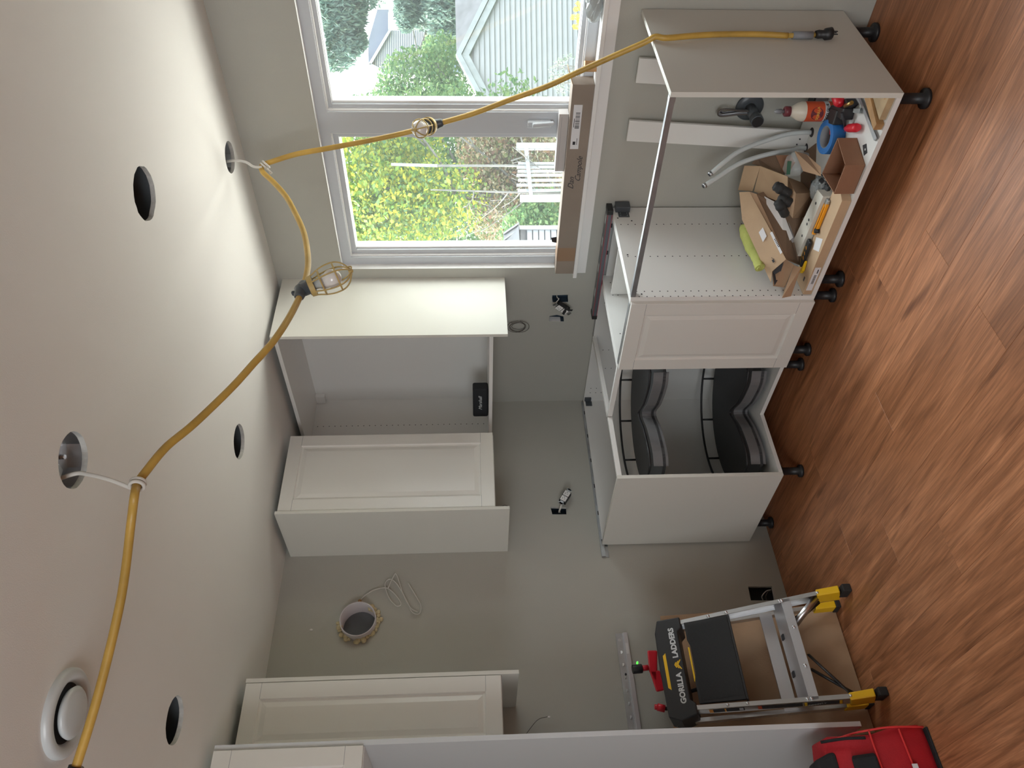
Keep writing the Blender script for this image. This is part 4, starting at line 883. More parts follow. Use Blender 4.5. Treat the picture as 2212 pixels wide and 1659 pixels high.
# drain stub with test plug
dr = thing('drain_pipe', 'black drain stub with round flange on the wall in the open cabinet', 'pipe', (1.88, -.03, .37))
fc0 = P(1619, 231, 'y', -.004)
obj('flange', MB().rings([(fc0, .058), (fc0+Vector((0, -.006, 0)), .056), (fc0+Vector((0, -.010, 0)), .03)], 30), M_pipe, dr)
obj('pipe', MB().cyl(fc0+Vector((0, -.003, 0)), fc0+Vector((.0, -.085, -.004)), .022, .022, 20), M_pipe, dr); e0 = fc0+Vector((0, -.085, -.004))
obj('pipe_end', MB().cyl(e0, e0+Vector((0, -.03, 0)), .026, .026, 20), M_pipe, dr, bev=.002); obj('cap', MB().cyl(e0+Vector((0, -.03, 0)), e0+Vector((0, -.033, 0)), .022, .022, 20), M_black, dr)
fb = thing('cable_bundle', 'bundle of grey cable loops hooked over the drain stub', 'cable', fc0+Vector((0, -.04, .05)))
for k in range(5):
    o_ = k*.004; w_ = .008+.002*k
    pts = [fc0+Vector((-w_+.01, -.03-o_, -.01)), fc0+Vector((-w_+.01, -.034-o_, .06)), fc0+Vector((-w_, -.03-o_, .11+.004*k)), fc0+Vector((.0, -.03-o_, .125+.004*k)), fc0+Vector((w_, -.032-o_, .11+.003*k)), fc0+Vector((w_*.6, -.034-o_, .05)), fc0+Vector((w_*.4, -.03-o_, .0))]
    obj('loop', MB().tube(smoothpath(pts, 6), .0033, 6), (M_grey, M_black, M_steel, M_grey, M_wireb)[k], fb)
# supply tubes
h1, h2 = P(1752, 286, 'z', FZ), P(1741, 320, 'z', FZ)
def suptube(label, h, pts):
    t = thing('water_supply_tube', label, 'tube', h)
    pp_ = smoothpath([Vector((h.x, h.y, FZ-.0)), Vector((h.x, h.y, FZ+.03))]+pts, 8)
    obj('hose', MB().tube(pp_, .0095, 12), M_pex, t); e = pp_[-1]; d = (pp_[-1]-pp_[-3]).normalized()
    obj('crimp_ring', MB().cyl(e-d*.012, e, .0115, .0115, 14), M_steel, t); obj('end_plug', MB().cyl(e-d*.002, e+d*.002, .007, .007, 12), M_ink, t)
suptube('upper translucent supply tube bending up from the cabinet floor', h1, [P(1700, 290, 'y', -.13), P(1650, 305, 'y', -.15), P(1600, 325, 'y', -.18), P(1565, 350, 'y', -.22), P(1532, 378, 'y', -.25)])
suptube('lower translucent supply tube bending up from the cabinet floor', h2, [P(1710, 325, 'y', -.14), P(1660, 333, 'y', -.17), P(1600, 352, 'y', -.2), P(1555, 380, 'y', -.24), P(1519, 403, 'y', -.27)])
# white glue bottle
gp = Vector((2.003, -.262, FZ))
gb = thing('glue_bottle', 'white glue bottle with orange label and dark red cap', 'bottle', gp)
obj('bottle', MB().rings([(gp, .033), (gp+Vector((0, 0, .006)), .036), (gp+Vector((0, 0, .135)), .036), (gp+Vector((0, 0, .15)), .032), (gp+Vector((0, 0, .178)), .016), (gp+Vector((0, 0, .184)), .014)], 28), M_glue, gb)
obj('label_wrap', MB().rings([(gp+Vector((0, 0, .012)), .0364), (gp+Vector((0, 0, .127)), .0364)], 28, False), M_label_o, gb)
obj('cap', MB().rings([(gp+Vector((0, 0, .180)), .019), (gp+Vector((0, 0, .199)), .019), (gp+Vector((0, 0, .203)), .013)], 20), M_maroon, gb)
obj('nozzle', MB().rings([(gp+Vector((0, 0, .2)), .007), (gp+Vector((0, 0, .212)), .006), (gp+Vector((0, 0, .212)), .0095), (gp+Vector((0, 0, .232)), .0085), (gp+Vector((0, 0, .238)), .004)], 16), M_grey, gb)
vd = (CAM-gp); vd.z = 0; vd.normalize(); sd = Vector((0, 0, 1)).cross(vd).normalized()
def on_can(body, name, m, z, size, da=0, rr_=.0368):
    # wrap the lettering round the bottle
    cu = bpy.data.curves.new('txt', 'FONT'); cu.body = body; cu.size = size; cu.extrude = .0002; cu.align_x = 'CENTER'; cu.align_y = 'CENTER'; cu.offset = .0005; cu.resolution_u = 3
    t = bpy.data.objects.new('txt', cu); COL.objects.link(t); dg = bpy.context.evaluated_depsgraph_get(); me = bpy.data.meshes.new_from_object(t.evaluated_get(dg)); bpy.data.objects.remove(t)
    mb = MB(); mb.bm.from_mesh(me); bpy.data.meshes.remove(me)
    for v in mb.bm.verts:
        a = v.co.x/rr_+da; q_ = rr_+v.co.z; d = vd*math.cos(a)+sd*math.sin(a); v.co = gp + d*q_ + Vector((0, 0, z+v.co.y))
    return obj(name, mb, m, gb, solid=False)
band = MB()
for (z0_, z1_, r_, m_) in ((.040, .060, .0366, M_silver),):
    pass
obj('label_band', MB().rings([(gp+Vector((0, 0, .040)), .0366), (gp+Vector((0, 0, .058)), .0366)], 28, False), M_silver, gb)
bdg = MB(); 
for i in range(20):
    a, a2 = 2*math.pi*i/20, 2*math.pi*(i+1)/20
    def cv(r_, a_, off=.0368):
        x_, z_ = r_*math.cos(a_), r_*math.sin(a_); th_ = x_/.0368-.25; d = vd*math.cos(th_)+sd*math.sin(th_); return gp+d*off+Vector((0, 0, .088+z_))
    vs = [bdg.bm.verts.new(p) for p in (cv(.0, 0), cv(.024, a), cv(.024, a2))]; bdg._f(vs)
obj('badge', bdg, M_maroon, gb, solid=False)
on_can('GORILLA', 'lettering', mat('gold_print', (.75, .40, .08), .5), .084, .013, -.25, .0372)
on_can('WOOD GLUE', 'lettering', M_ink, .049, .013, -.25, .0370)
# blue tape roll
tc0 = Vector((1.925, -.285, FZ)); rl = thing('tape_roll', 'blue painter tape roll standing on edge in the sink cabinet', 'tape', tc0)
axd = Vector((.18, .35, .80)).normalized(); axd = Vector((-.35, .12, 1)).normalized()
cr = P(1778, 291, 'y', -.30)
def annulus(c_, ax_, ro_, ri_, h_, n=36):
    ax_ = Vector(ax_).normalized(); e = ax_.orthogonal().normalized(); g_ = ax_.cross(e); mb = MB(); pr_ = [(ro_, 0), (ro_, h_), (ri_, h_), (ri_, 0)]
    rs = [[mb.bm.verts.new(Vector(c_)+ax_*z_+(e*math.cos(2*math.pi*i/n)+g_*math.sin(2*math.pi*i/n))*r_) for i in range(n)] for r_, z_ in pr_]
    for k in range(4):
        for i in range(n): mb._f([rs[k][i], rs[k][(i+1) % n], rs[(k+1) % 4][(i+1) % n], rs[(k+1) % 4][i]], k in (0, 2))
    return mb
tdir = Vector((.04, -.03, 1)).normalized(); topc = P(1776, 296, 'z', FZ+.062); cpos = topc-tdir*.048
cpos.z = FZ+.062*math.sqrt(1-tdir.z**2)+.0005
obj('tape', annulus(cpos, tdir, .062, .041, .048), M_blue, rl); obj('core', annulus(cpos+tdir*.001, tdir, .041, .038, .046), M_grey, rl)
# red and black clamp
cl = thing('quick_clamp', 'red and black quick-grip bar clamp lying in the sink cabinet', 'clamp', (2.08, -.45, FZ))
c4 = lambda X, Y, z: P(1560+X/5.53, 180+Y/5.53, 'z', z)
obj('bar', MB().hexa([c4(1640, 170, FZ), c4(1830, 690, FZ), c4(1862, 660, FZ), c4(1665, 170, FZ)], [c4(1620, 170, FZ+.012), c4(1810, 680, FZ+.012), c4(1845, 650, FZ+.012), c4(1645, 170, FZ+.012)]), M_steel, cl)
def blob(pts, z0_, z1_, m, nm, b_=.004): return obj(nm, MB().hexa([c4(X, Y, z0_) for X, Y in pts], [c4(X, Y, z0_)+Vector((0, 0, z1_-z0_)) for X, Y in pts]), m, cl, bev=b_)
blob([(1400, 330), (1560, 440), (1600, 300), (1440, 260)], FZ, FZ+.045, M_black, 'jaw')
blob([(1330, 480), (1420, 300), (1500, 330), (1450, 500)], FZ+.01, FZ+.05, M_black, 'jaw')
blob([(1480, 250), (1560, 330), (1640, 250), (1600, 180)], FZ, FZ+.04, M_ink, 'trigger_housing')
blob([(1370, 620), (1480, 590), (1470, 520), (1370, 500)], FZ, FZ+.03, M_red, 'jaw_pad')
obj('handle', MB().rings([(c4(1480, 540, FZ+.018), .009), (c4(1520, 535, FZ+.018), .015), (c4(1600, 530, FZ+.018), .016), (c4(1625, 528, FZ+.018), .012)], 16), M_red, cl)
obj('handle', MB().rings([(c4(1350, 120, FZ+.06), .018), (c4(1400, 230, FZ+.05), .020), (c4(1415, 260, FZ+.05), .012)], 14), M_red, cl)
obj('screw', MB().cyl(c4(1430, 350, FZ+.05), c4(1470, 530, FZ+.02), .005, .005, 10), M_ink, cl)
obj('clip', MB().cyl(c4(1470, 270, FZ+.05), c4(1550, 230, FZ+.05), .007, .007, 10), M_brass, cl)
obj('slider', MB().hexa([c4(1600, 350, FZ), c4(1670, 360, FZ), c4(1680, 300, FZ), c4(1600, 310, FZ)], [c4(1560, 350, FZ+.02), c4(1640, 360, FZ+.02), c4(1650, 300, FZ+.02), c4(1570, 300, FZ+.02)]), M_plas, cl)
# wood blocks at the right front corner
wk = thing('wooden_offcut', 'brown wooden offcut block in the front right corner of the cabinet', 'wood', (2.2, -.5, FZ))
obj('block', MB().hexa([(2.128, -.60, FZ), (2.152, -.605, FZ), (2.245, -.36, FZ), (2.21, -.34, FZ)], [(2.128, -.60, FZ+.028), (2.152, -.605, FZ+.028), (2.245, -.36, FZ+.028), (2.21, -.34, FZ+.028)]), M_wood, wk, bev=.001)
wk2 = thing('wooden_offcut', 'paler bare offcut beside the brown block, tight against the side panel', 'wood', (2.22, -.55, FZ))
obj('block', MB().hexa([(2.165, -.60, FZ), (2.245, -.602, FZ), (2.246, -.50, FZ), (2.20, -.49, FZ)], [(2.165, -.60, FZ+.022), (2.245, -.602, FZ+.022), (2.246, -.50, FZ+.022), (2.20, -.49, FZ+.022)]), mat('pale_wood', (.42, .30, .17), .6, bump=.2, bscale=60, var=.25, vscale=14), wk2, bev=.001)
obj('grain_knot', MB().cyl((2.235, -.58, FZ+.022), (2.235, -.58, FZ+.0223), .008, .008, 10), M_wood, wk2)
mc = thing('metal_plate', 'tiny grey metal plate lying flat on the white cabinet floor', 'plate', (2.03, -.55, FZ))
obj('plate', MB().hexa([c4(1680, 740, FZ), c4(1725, 720, FZ), c4(1735, 830, FZ), c4(1695, 865, FZ)], [c4(1680, 740, FZ)+Vector((0, 0, .001)), c4(1725, 720, FZ)+Vector((0, 0, .001)), c4(1735, 830, FZ)+Vector((0, 0, .001)), c4(1695, 865, FZ)+Vector((0, 0, .001))]), M_ink, mc)
obj('cut_out', MB().cyl(c4(1708, 790, FZ+.001), c4(1708, 790, FZ+.001)+Vector((0, 0, .0004)), .004, .004, 10), M_white, mc)
# small open brown box
def open_box(label, b4, h_, m=M_card, wall=.003, name='cardboard_box', skip=()):
    """b4 = floor corners in order; open top"""
    cc_ = sum((Vector(p) for p in b4), Vector())/4
    t = thing(name, label, 'box', cc_)
    obj('base', MB().prism(b4, (0, 0, 1), wall), m, t)
    for i in range(4):
        if i in skip: continue
        a, b_ = Vector(b4[i]), Vector(b4[(i+1) % 4]); inn = (cc_-(a+b_)/2); inn.z = 0; inn.normalize()
        mb = MB(); mb.hexa([a, b_, b_+inn*wall, a+inn*wall], [a+Vector((0, 0, h_)), b_+Vector((0, 0, h_)), b_+inn*wall+Vector((0, 0, h_)), a+inn*wall+Vector((0, 0, h_))]); obj('wall_panel', mb, m, t)
    return t
bb0, bb1 = Vector((1.990, -.597, FZ)), Vector((1.872, -.600, FZ))
bb2, bb3 = Vector((1.845, -.50, FZ)), Vector((2.03, -.47, FZ))
sb_ = open_box('small open reddish brown carton at the front edge of the cabinet', [bb1, bb0, Vector((2.022, -.475, FZ)), Vector((1.865, -.462, FZ))], .072, mat('cardboard_red', (.28, .14, .08), .8, bump=.3, bscale=160, var=.12, vscale=7))
# flat box at the front left
fbx = thing('flat_carton', 'long flat plain carton along the front left edge of the sink cabinet', 'box', (1.6, -.56, FZ))
FX = [Vector((X0+T+.003, -.606, FZ)), Vector((1.845, -.606, FZ)), Vector((1.872, -.545, FZ)), Vector((1.86, -.52, FZ)), Vector((X0+T+.003, -.505, FZ))]
obj('carton_body', MB().prism(FX, (0, 0, 1), .036), M_card2, fbx, bev=.0015)
obj('paper_slip', MB().sheet([(1.60, -.594, FZ+.0362), (1.655, -.585, FZ+.0362), (1.625, -.535, FZ+.0362), (1.575, -.548, FZ+.0362)], .0004), M_paper, fbx)
lbl = obj('shipping_label', MB().box(1.41, 1.53, -.6066, -.606, FZ+.006, FZ+.03), M_paper, fbx)
bl = MB()
for i in range(16): bl.box(1.445+i*.003, 1.4465+i*.003, -.607, -.6066, FZ+.012, FZ+.022)
bl.box(1.50, 1.52, -.607, -.6066, FZ+.012, FZ+.016); obj('barcode', bl, M_ink, lbl)
obj('pen_mark', MB().box(1.43, 1.45, -.575, -.565, FZ+.0362, FZ+.0366), M_ink, fbx)
# utility knife on it
kn = thing('utility_knife', 'orange snap-blade knife lying on the flat carton', 'knife', (1.71, -.56, FZ+.037)); zt_ = FZ+.0372
c5 = lambda X, Y, z: P(1560+X/6.38, 400+Y/6.38, 'z', z)
k1, k2 = c5(1480, 215, zt_), c5(1285, 690, zt_); kd = (k2-k1).normalized(); ks = Vector((-kd.y, kd.x, 0))
def kbox(a, b_, w0, w1, z0_, z1_): return MB().hexa([k1+kd*a+ks*w0+Vector((0, 0, z0_)), k1+kd*b_+ks*w0+Vector((0, 0, z0_)), k1+kd*b_+ks*w1+Vector((0, 0, z0_)), k1+kd*a+ks*w1+Vector((0, 0, z0_))], [k1+kd*a+ks*w0+Vector((0, 0, z1_)), k1+kd*b_+ks*w0+Vector((0, 0, z1_)), k1+kd*b_+ks*w1+Vector((0, 0, z1_)), k1+kd*a+ks*w1+Vector((0, 0, z1_))])
kl = (k2-k1).length
obj('handle_shell', kbox(.02, kl, -.012, -.002, 0, .012), M_orange, kn, bev=.002); obj('handle_shell', kbox(.01, kl*.82, .004, .011, 0, .012), M_orange, kn, bev=.002); obj('slot', kbox(.015, kl*.85, -.002, .004, .001, .008), M_ink, kn)
obj('blade_guide', kbox(-.005, .028, -.009, .009, .001, .010), M_steel, kn, bev=.002); obj('lock_knob', MB().cyl(k1+kd*kl*.82+ks*.010, k1+kd*kl*.82+ks*.010+Vector((0, 0, .016)), .010, .009, 14), M_black, kn)
# pruning shears / second knife with black and yellow handle
pr = thing('yellow_black_knife', 'black and yellow handled knife left of the orange blade', 'knife', (1.55, -.56, FZ+.037))
s1, s2 = c5(1250, 740, zt_), c5(1110, 1200, zt_); sdv = (s2-s1).normalized(); ss = Vector((-sdv.y, sdv.x, 0)); sl_ = (s2-s1).length
def sbox(pts, z0_, z1_): return MB().hexa([s1+sdv*a*sl_+ss*b_+Vector((0, 0, z0_)) for a, b_ in pts], [s1+sdv*a*sl_+ss*b_+Vector((0, 0, z1_)) for a, b_ in pts])
obj('grip', sbox([(.02, -.010), (.10, -.014), (.55, -.020), (.85, -.012), (.86, -.002), (.5, .008), (.05, .014)], .003, .016), M_black, pr, bev=.004)
obj('grip_edge', sbox([(.1, -.022), (.16, -.026), (.6, -.030), (1.0, -.014), (1.02, .004), (.9, .014), (.6, .012), (.9, 0), (.55, -.018)], 0, .012), M_yellow, pr, bev=.003)
for q in (.22, .38, .52): obj('grip_stripe', sbox([(q, -.004), (q+.03, -.006), (q+.09, .004), (q+.06, .005)], .016, .0164), M_orange, pr)
# tall open long carton with cloth on it
lc = thing('open_long_carton', 'long open carton standing slanted, lid flaps raised, marked in pen', 'box', (1.55, -.33, FZ))
qa = [Vector((1.40, -.455, FZ)), Vector((1.50, -.50, FZ)), Vector((1.80, -.19, FZ)), Vector((1.70, -.10, FZ))]
# front face plane (towards the room) built from measured corners
c5y = lambda X, Y, yv: P(1560+X/6.38, 400+Y/6.38, 'y', yv)
ftl = c5y(380, 90, -.26); ftr = c5y(885, 1015, -.50); fbl = c5y(250, 90, -.22); fbr = c5y(690, 1180, -.47)
btl = c5y(230, 75, -.19); 
cA_, cB_, cC_, cD_, cE_, cF_ = P(1597, 415, 'y', -.20), P(1619, 414, 'y', -.25), P(1698, 560, 'y', -.52), P(1668, 586, 'y', -.53), P(1664, 612, 'y', -.575), P(1603, 475, 'y', -.26)
lidn = (cC_-cA_).cross(cD_-cA_).normalized(); lidn = lidn if lidn.dot(CAM-cA_) > 0 else -lidn
LD = lambda x, y, o=.0035: PL(x, y, cB_+lidn*o, lidn)
obj('lid_panel', MB().sheet([LD(1597, 415, 0), LD(1619, 414, 0), LD(1698, 560, 0), LD(1668, 586, 0), LD(1665, 610, 0), LD(1603, 475, 0)], -.003, lidn), M_card2, lc)
obj('front_panel', MB().sheet([P(1619, 414, 'y', -.25), P(1634, 419, 'y', -.27), P(1702, 562, 'y', -.535), P(1698, 560, 'y', -.52)], .003), M_card, lc)
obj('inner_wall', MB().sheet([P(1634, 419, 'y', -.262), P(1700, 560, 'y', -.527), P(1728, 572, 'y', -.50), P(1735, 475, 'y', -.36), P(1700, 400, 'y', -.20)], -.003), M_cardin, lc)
obj('end_panel', MB().sheet([P(1668, 586, 'y', -.53), P(1698, 560, 'y', -.52), P(1715, 572, 'y', -.55), P(1695, 621, 'y', -.59), P(1670, 618, 'y', -.585)], .003), M_card, lc)
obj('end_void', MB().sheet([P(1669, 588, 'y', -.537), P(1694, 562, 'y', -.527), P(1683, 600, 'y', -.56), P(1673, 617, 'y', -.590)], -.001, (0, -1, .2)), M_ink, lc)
obj('flap', MB().sheet([P(1715, 573, 'y', -.55), P(1730, 578, 'y', -.57), P(1708, 640, 'y', -.625), P(1689, 644, 'y', -.635)], .003), M_card, lc)
obj('sticker', MB().sheet([LD(1639, 502), LD(1648, 491), LD(1656, 510), LD(1648, 523)], .0004, lidn), M_paper, lc)
obj('sticker', MB().sheet([LD(1663, 503), LD(1668, 500), LD(1690, 545), LD(1686, 549)], .0004, lidn), M_paper, lc)
for k in range(6): obj('printed_bar', MB().sheet([LD(1672+k*1.6, 517+k*3.1, .0042), LD(1675+k*1.6, 515.5+k*3.1, .0042), LD(1675.6+k*1.6, 517+k*3.1, .0042), LD(1672.6+k*1.6, 518.5+k*3.1, .0042)], .0003, lidn), M_ink, lc)
obj('pen_mark', MB().sheet([LD(1667, 562), LD(1671, 560), LD(1674, 565), LD(1670, 568)], .0004, lidn).add(MB().sheet([LD(1666, 556), LD(1673, 560), LD(1673, 561), LD(1666, 557)], .0004, lidn)), M_ink, lc)
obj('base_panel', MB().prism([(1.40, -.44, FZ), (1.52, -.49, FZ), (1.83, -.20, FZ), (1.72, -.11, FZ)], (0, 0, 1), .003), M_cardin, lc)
# white sheet inside it
ws = thing('white_sheet', 'stiff white sheet sticking out of the open carton', 'sheet', (1.65, -.34, FZ+.01))
obj('sheet', MB().sheet([P(1651, 424, 'y', -.27), P(1677, 438, 'y', -.31), P(1690, 455, 'y', -.34), P(1713, 513, 'y', -.42), P(1691, 534, 'y', -.455), P(1649, 447, 'y', -.30)], .0015), M_trim, ws)
obj('sheet_copy', MB().sheet([P(1703, 478, 'y', -.36), P(1721, 520, 'y', -.42), P(1691, 535, 'y', -.452), P(1712, 512, 'y', -.415)], .0015), mat('grey_paper', (.38, .35, .34), .6), ws)
# lime cloth
ct = thing('cleaning_cloth', 'rolled lime green cloth resting on the open carton', 'cloth', (1.47, -.35, .3))
cpth = smoothpath([P(1612, 484, 'y', -.28), P(1613, 500, 'y', -.30), P(1622, 530, 'y', -.37), P(1632, 555, 'y', -.45), P(1641, 578, 'y', -.525)], 8)
mb = MB().tube(cpth, lambda t: .020+.014*math.sin(math.pi*min(1, t*1.3+.08))*.8, 16, flat=.75)
for v in mb.bm.verts: v.co += noise.noise_vector(v.co*38)*.0035
obj('cloth_roll', mb, M_lime, ct)
e0_ = cpth[-1]; dcl = (cpth[-1]-cpth[-4]).normalized()
sp_ = [e0_+dcl*.004+Vector((math.cos(a)*(.006+.0035*a)*.75, -.3*math.sin(a)*(.006+.0035*a)*.7, math.sin(a)*(.006+.0035*a)*.8)) for a in [i*.35 for i in range(20)]]
obj('fold_edge', MB().tube(sp_, .0035, 6), M_lime, ct)
# tall folded carton behind (with flap) and the brown cube with rubber pieces
tcn = thing('tall_carton', 'upright brown carton with its lid bent back, behind the black grips', 'box', (1.7, -.25, FZ))
c4y = lambda X, Y, yv: P(1560+X/5.53, 180+Y/5.53, 'y', yv)
obj('lid_panel', MB().sheet([c4y(265, 985, -.16), c4y(455, 990, -.22), c4y(360, 1290, -.20), c4y(190, 1275, -.14)], .003), M_card2, tcn)
obj('front_panel', MB().sheet([c4y(455, 990, -.22), c4y(780, 1115, -.33), c4y(780, 1480, -.36), c4y(640, 1400, -.31), c4y(380, 1290, -.20)], .003), M_card2, tcn)
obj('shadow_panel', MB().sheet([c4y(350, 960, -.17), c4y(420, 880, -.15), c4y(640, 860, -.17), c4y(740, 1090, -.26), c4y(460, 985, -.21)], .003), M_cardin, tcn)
obj('inner_flap', MB().sheet([c4y(640, 860, -.19), c4y(820, 855, -.22), c4y(870, 940, -.26), c4y(780, 1090, -.27), c4y(720, 1050, -.25)], .003), mat('cardboard_red', (.28, .14, .08)), tcn)
cu_ = thing('brown_box', 'closed brown carton block under the black rubber grips', 'box', (1.74, -.37, FZ))
A0 = [c4y(880, 1315, -.40), c4y(1080, 1310, -.46), c4y(980, 1600, -.46), c4y(850, 1620, -.40)]
obj('carton_body', MB().hexa([P(1755, 417, 'z', FZ), P(1737, 470, 'z', FZ), P(1722, 440, 'z', FZ), P(1735, 395, 'z', FZ)], [P(1719, 418, 'z', FZ+.10), P(1712, 472, 'z', FZ+.09), P(1700, 455, 'z', FZ+.09), P(1701, 382, 'z', FZ+.10)]), M_card, cu_, bev=.001)
# white edge box between
we = thing('white_edged_carton', 'narrow pale carton with printed pictograms next to the orange knife', 'box', (1.65, -.48, FZ))
E_ = [P(1779, 441, 'z', FZ+.036), P(1768, 444, 'z', FZ+.062), P(1728, 530, 'z', FZ+.062), P(1737, 560, 'z', FZ+.036)]
obj('carton_body', MB().hexa([Vector((1.80, -.515, FZ)), Vector((1.79, -.455, FZ)), Vector((1.52, -.42, FZ)), Vector((1.50, -.50, FZ))], [Vector((1.80, -.515, FZ+.062)), Vector((1.79, -.455, FZ+.062)), Vector((1.52, -.42, FZ+.062)), Vector((1.50, -.50, FZ+.062))]), M_cream, we, bev=.001)
for k, q in enumerate((.18, .45, .52, .72)):
    p = Vector((1.80, -.515, 0)).lerp(Vector((1.50, -.50, 0)), q); obj('pictogram', MB().cyl((p.x, p.y+.03, FZ+.062), (p.x, p.y+.03, FZ+.0625), .006, .006, 6), M_ink, we)
# black rubber grips
def grip(label, pts, r_, name='rubber_grip'):
    t = thing(name, label, 'grip', pts[0], 'black rubber grips')
    n_ = len(pts)
    obj('body', MB().rings([(pts[0], r_*.7), (pts[0]+(pts[1]-pts[0])*.08, r_), (pts[1]-(pts[1]-pts[0])*.1, r_*.95), (pts[1], r_*.6)], 16, axis=pts[1]-pts[0]), M_rubber, t)
    obj('collar', MB().sphere(pts[0].lerp(pts[1], .35), r_*1.18, 14, 10, (1, 1, .9)), M_rubber, t); return t
grip('black rubber grip lying highest of the three', [c4y(620, 1215, -.40), c4y(820, 1330, -.43)], .019)
grip('middle black rubber grip', [c4y(670, 1360, -.42), c4y(830, 1440, -.45)], .020)
grip('black rubber grip pointing at the flat carton', [c4y(660, 1400, -.44), c4y(765, 1590, -.47)], .019)
# black plastic parts in a clear bag
bp_ = thing('bagged_black_parts', 'clear bag of black plastic parts left of the small carton', 'bag', (1.85, -.42, FZ))
mb = MB()
for k in range(26):
    p = c4(random.uniform(1090, 1270), random.uniform(1120, 1400), FZ+random.uniform(.004, .04)); mb.box(-.01, .01, -.008, .008, -.006, .008, Matrix.Translation(p) @ Matrix.Rotation(random.uniform(0, 3), 4, (random.random(), random.random(), 1)))
o_p = obj('plastic_parts', mb, M_black, bp_, bev=.002, kind='stuff')
mb = MB().sphere(c4(1160, 1260, FZ+.03), .05, 18, 12, (1.1, .8, .62))
for v in mb.bm.verts: v.co += noise.noise_vector(v.co*45)*.008; v.co.z = max(v.co.z, FZ+.001)
obj('bag_skin', mb, mat('bag_film', (.8, .85, .85), .15, alpha=.22, spec=.8), bp_)
cb2 = thing('clear_bag', 'crumpled clear bag with green seal in front of the pipes', 'bag', (1.8, -.3, FZ))
mb = MB().sphere(c4y(880, 960, -.28), .055, 18, 12, (1.0, .5, .9))
for v in mb.bm.verts: v.co += noise.noise_vector(v.co*40)*.012; v.co.z = max(v.co.z, FZ+.001)
obj('bag_skin', mb, mat('bag_film', (.8, .85, .85)), cb2)
obj('green_seal', MB().hexa([c4y(780, 930, -.30), c4y(830, 930, -.30), c4y(810, 1090, -.33), c4y(765, 1090, -.33)], [c4y(780, 930, -.305), c4y(830, 930, -.305), c4y(810, 1090, -.335), c4y(765, 1090, -.335)]), mat('green_strip', (.04, .13, .08), .5), cb2)
obj('card_insert', MB().sheet([c4y(870, 810, -.28), c4y(1010, 850, -.30), c4y(1180, 1000, -.40), c4y(1180, 1100, -.43), c4y(970, 1040, -.36)], .003), M_card, cb2)
sm = thing('black_fitting', 'small black fitting beside the blue tape roll', 'fitting', (1.87, -.3, FZ))
obj('body', MB().cyl((1.85, -.27, FZ+.012), (1.89, -.30, FZ+.012), .012, .012, 12).box(1.86, 1.88, -.30, -.27, FZ, FZ+.02), M_black, sm, bev=.002)
dk = thing('black_tool_case', 'dark tool case behind the glue bottle on the cabinet floor', 'case', (2.08, -.15, FZ))
obj('case_body', MB().box(1.93, 2.245, -.17, -.119, FZ+.0, FZ+.05), M_grey, dk, bev=.004); obj('case_lid', MB().box(1.93, 2.245, -.17, -.119, FZ+.0505, FZ+.058), M_black, dk, bev=.003)

# ================================================================== OUTSIDE
GZ = -1.3
g_m = mat('grass_ground', (.13, .16, .07), .9, bump=1, bscale=12, var=.4, vscale=2)
tag(obj('lawn', MB().box(-45, 25, .35, 60, GZ-.2, GZ), g_m), 'green yard ground outside the window', 'lawn')['kind'] = 'structure'
tag(obj('bounce_slab', MB().box(-4, 8, .21, 5, -.3, -.15), mat('pale_concrete', (.62, .60, .55), .9, bump=.5, bscale=20, var=.08, vscale=3)), 'unseen pale slab added outside the window wall to bounce light up', 'patio')['kind'] = 'structure'  # added reflector, out of view, sends sunlight up through the window
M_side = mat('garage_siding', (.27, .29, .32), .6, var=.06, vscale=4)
M_gtrim = mat('garage_trim', (.27, .30, .34), .7, bump=.6, bscale=20, var=.15, vscale=6)
M_groof = mat('garage_roof', (.15, .155, .17), .8, bump=.8, bscale=30, var=.2, vscale=5)
M_roof = mat('shingle_roof', (.11, .115, .125), .8, bump=.8, bscale=30, var=.2, vscale=5)
GD = 13
ga = thing('garage', 'pale lap-sided garage gable seen through the right pane', 'building', AT(1235, 120, GD) * 1.0)
fz = Vector((_f.x, _f.y, 0)).normalized(); rz = Vector((_r.x, _r.y, 0)).normalized()
apex = AT(985, 122, GD); 
eL = AT(1062, 268, GD); sl = (apex.z-eL.z)/((apex-eL).dot(rz)); 
wL = -(apex-eL).dot(rz); wR = 3.0
def G(u_, z_, d_=0): return Vector((apex.x, apex.y, 0))+rz*(u_+(d_*1.1 if d_ > .2 else 0))+fz*d_*(.6 if d_ > .2 else 1)+Vector((0, 0, z_+(.09 if d_ > .2 else 0)))
def ztop(u_): return apex.z - abs(u_)*sl
sp_h = 11.3*GD/FPX
body = MB(); body.hexa([G(wL+.1, GZ, .05), G(wR, GZ, .05), G(wR, ztop(wR), .05), G(0, apex.z-.08, .05), G(wL+.1, ztop(wL)-.08, .05)], [G(wL+.1, GZ, 5), G(wR, GZ, 5), G(wR, ztop(wR), 5), G(0, apex.z-.08, 5), G(wL+.1, ztop(wL)-.08, 5)])
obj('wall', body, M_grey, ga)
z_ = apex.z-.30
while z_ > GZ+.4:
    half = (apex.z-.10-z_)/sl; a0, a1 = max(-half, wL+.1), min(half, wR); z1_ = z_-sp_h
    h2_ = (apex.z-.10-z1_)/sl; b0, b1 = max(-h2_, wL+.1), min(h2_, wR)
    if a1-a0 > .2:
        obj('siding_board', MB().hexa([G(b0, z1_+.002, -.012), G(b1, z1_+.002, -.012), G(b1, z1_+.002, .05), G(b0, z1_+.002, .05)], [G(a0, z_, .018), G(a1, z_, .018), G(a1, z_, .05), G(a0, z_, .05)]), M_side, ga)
    z_ -= sp_h
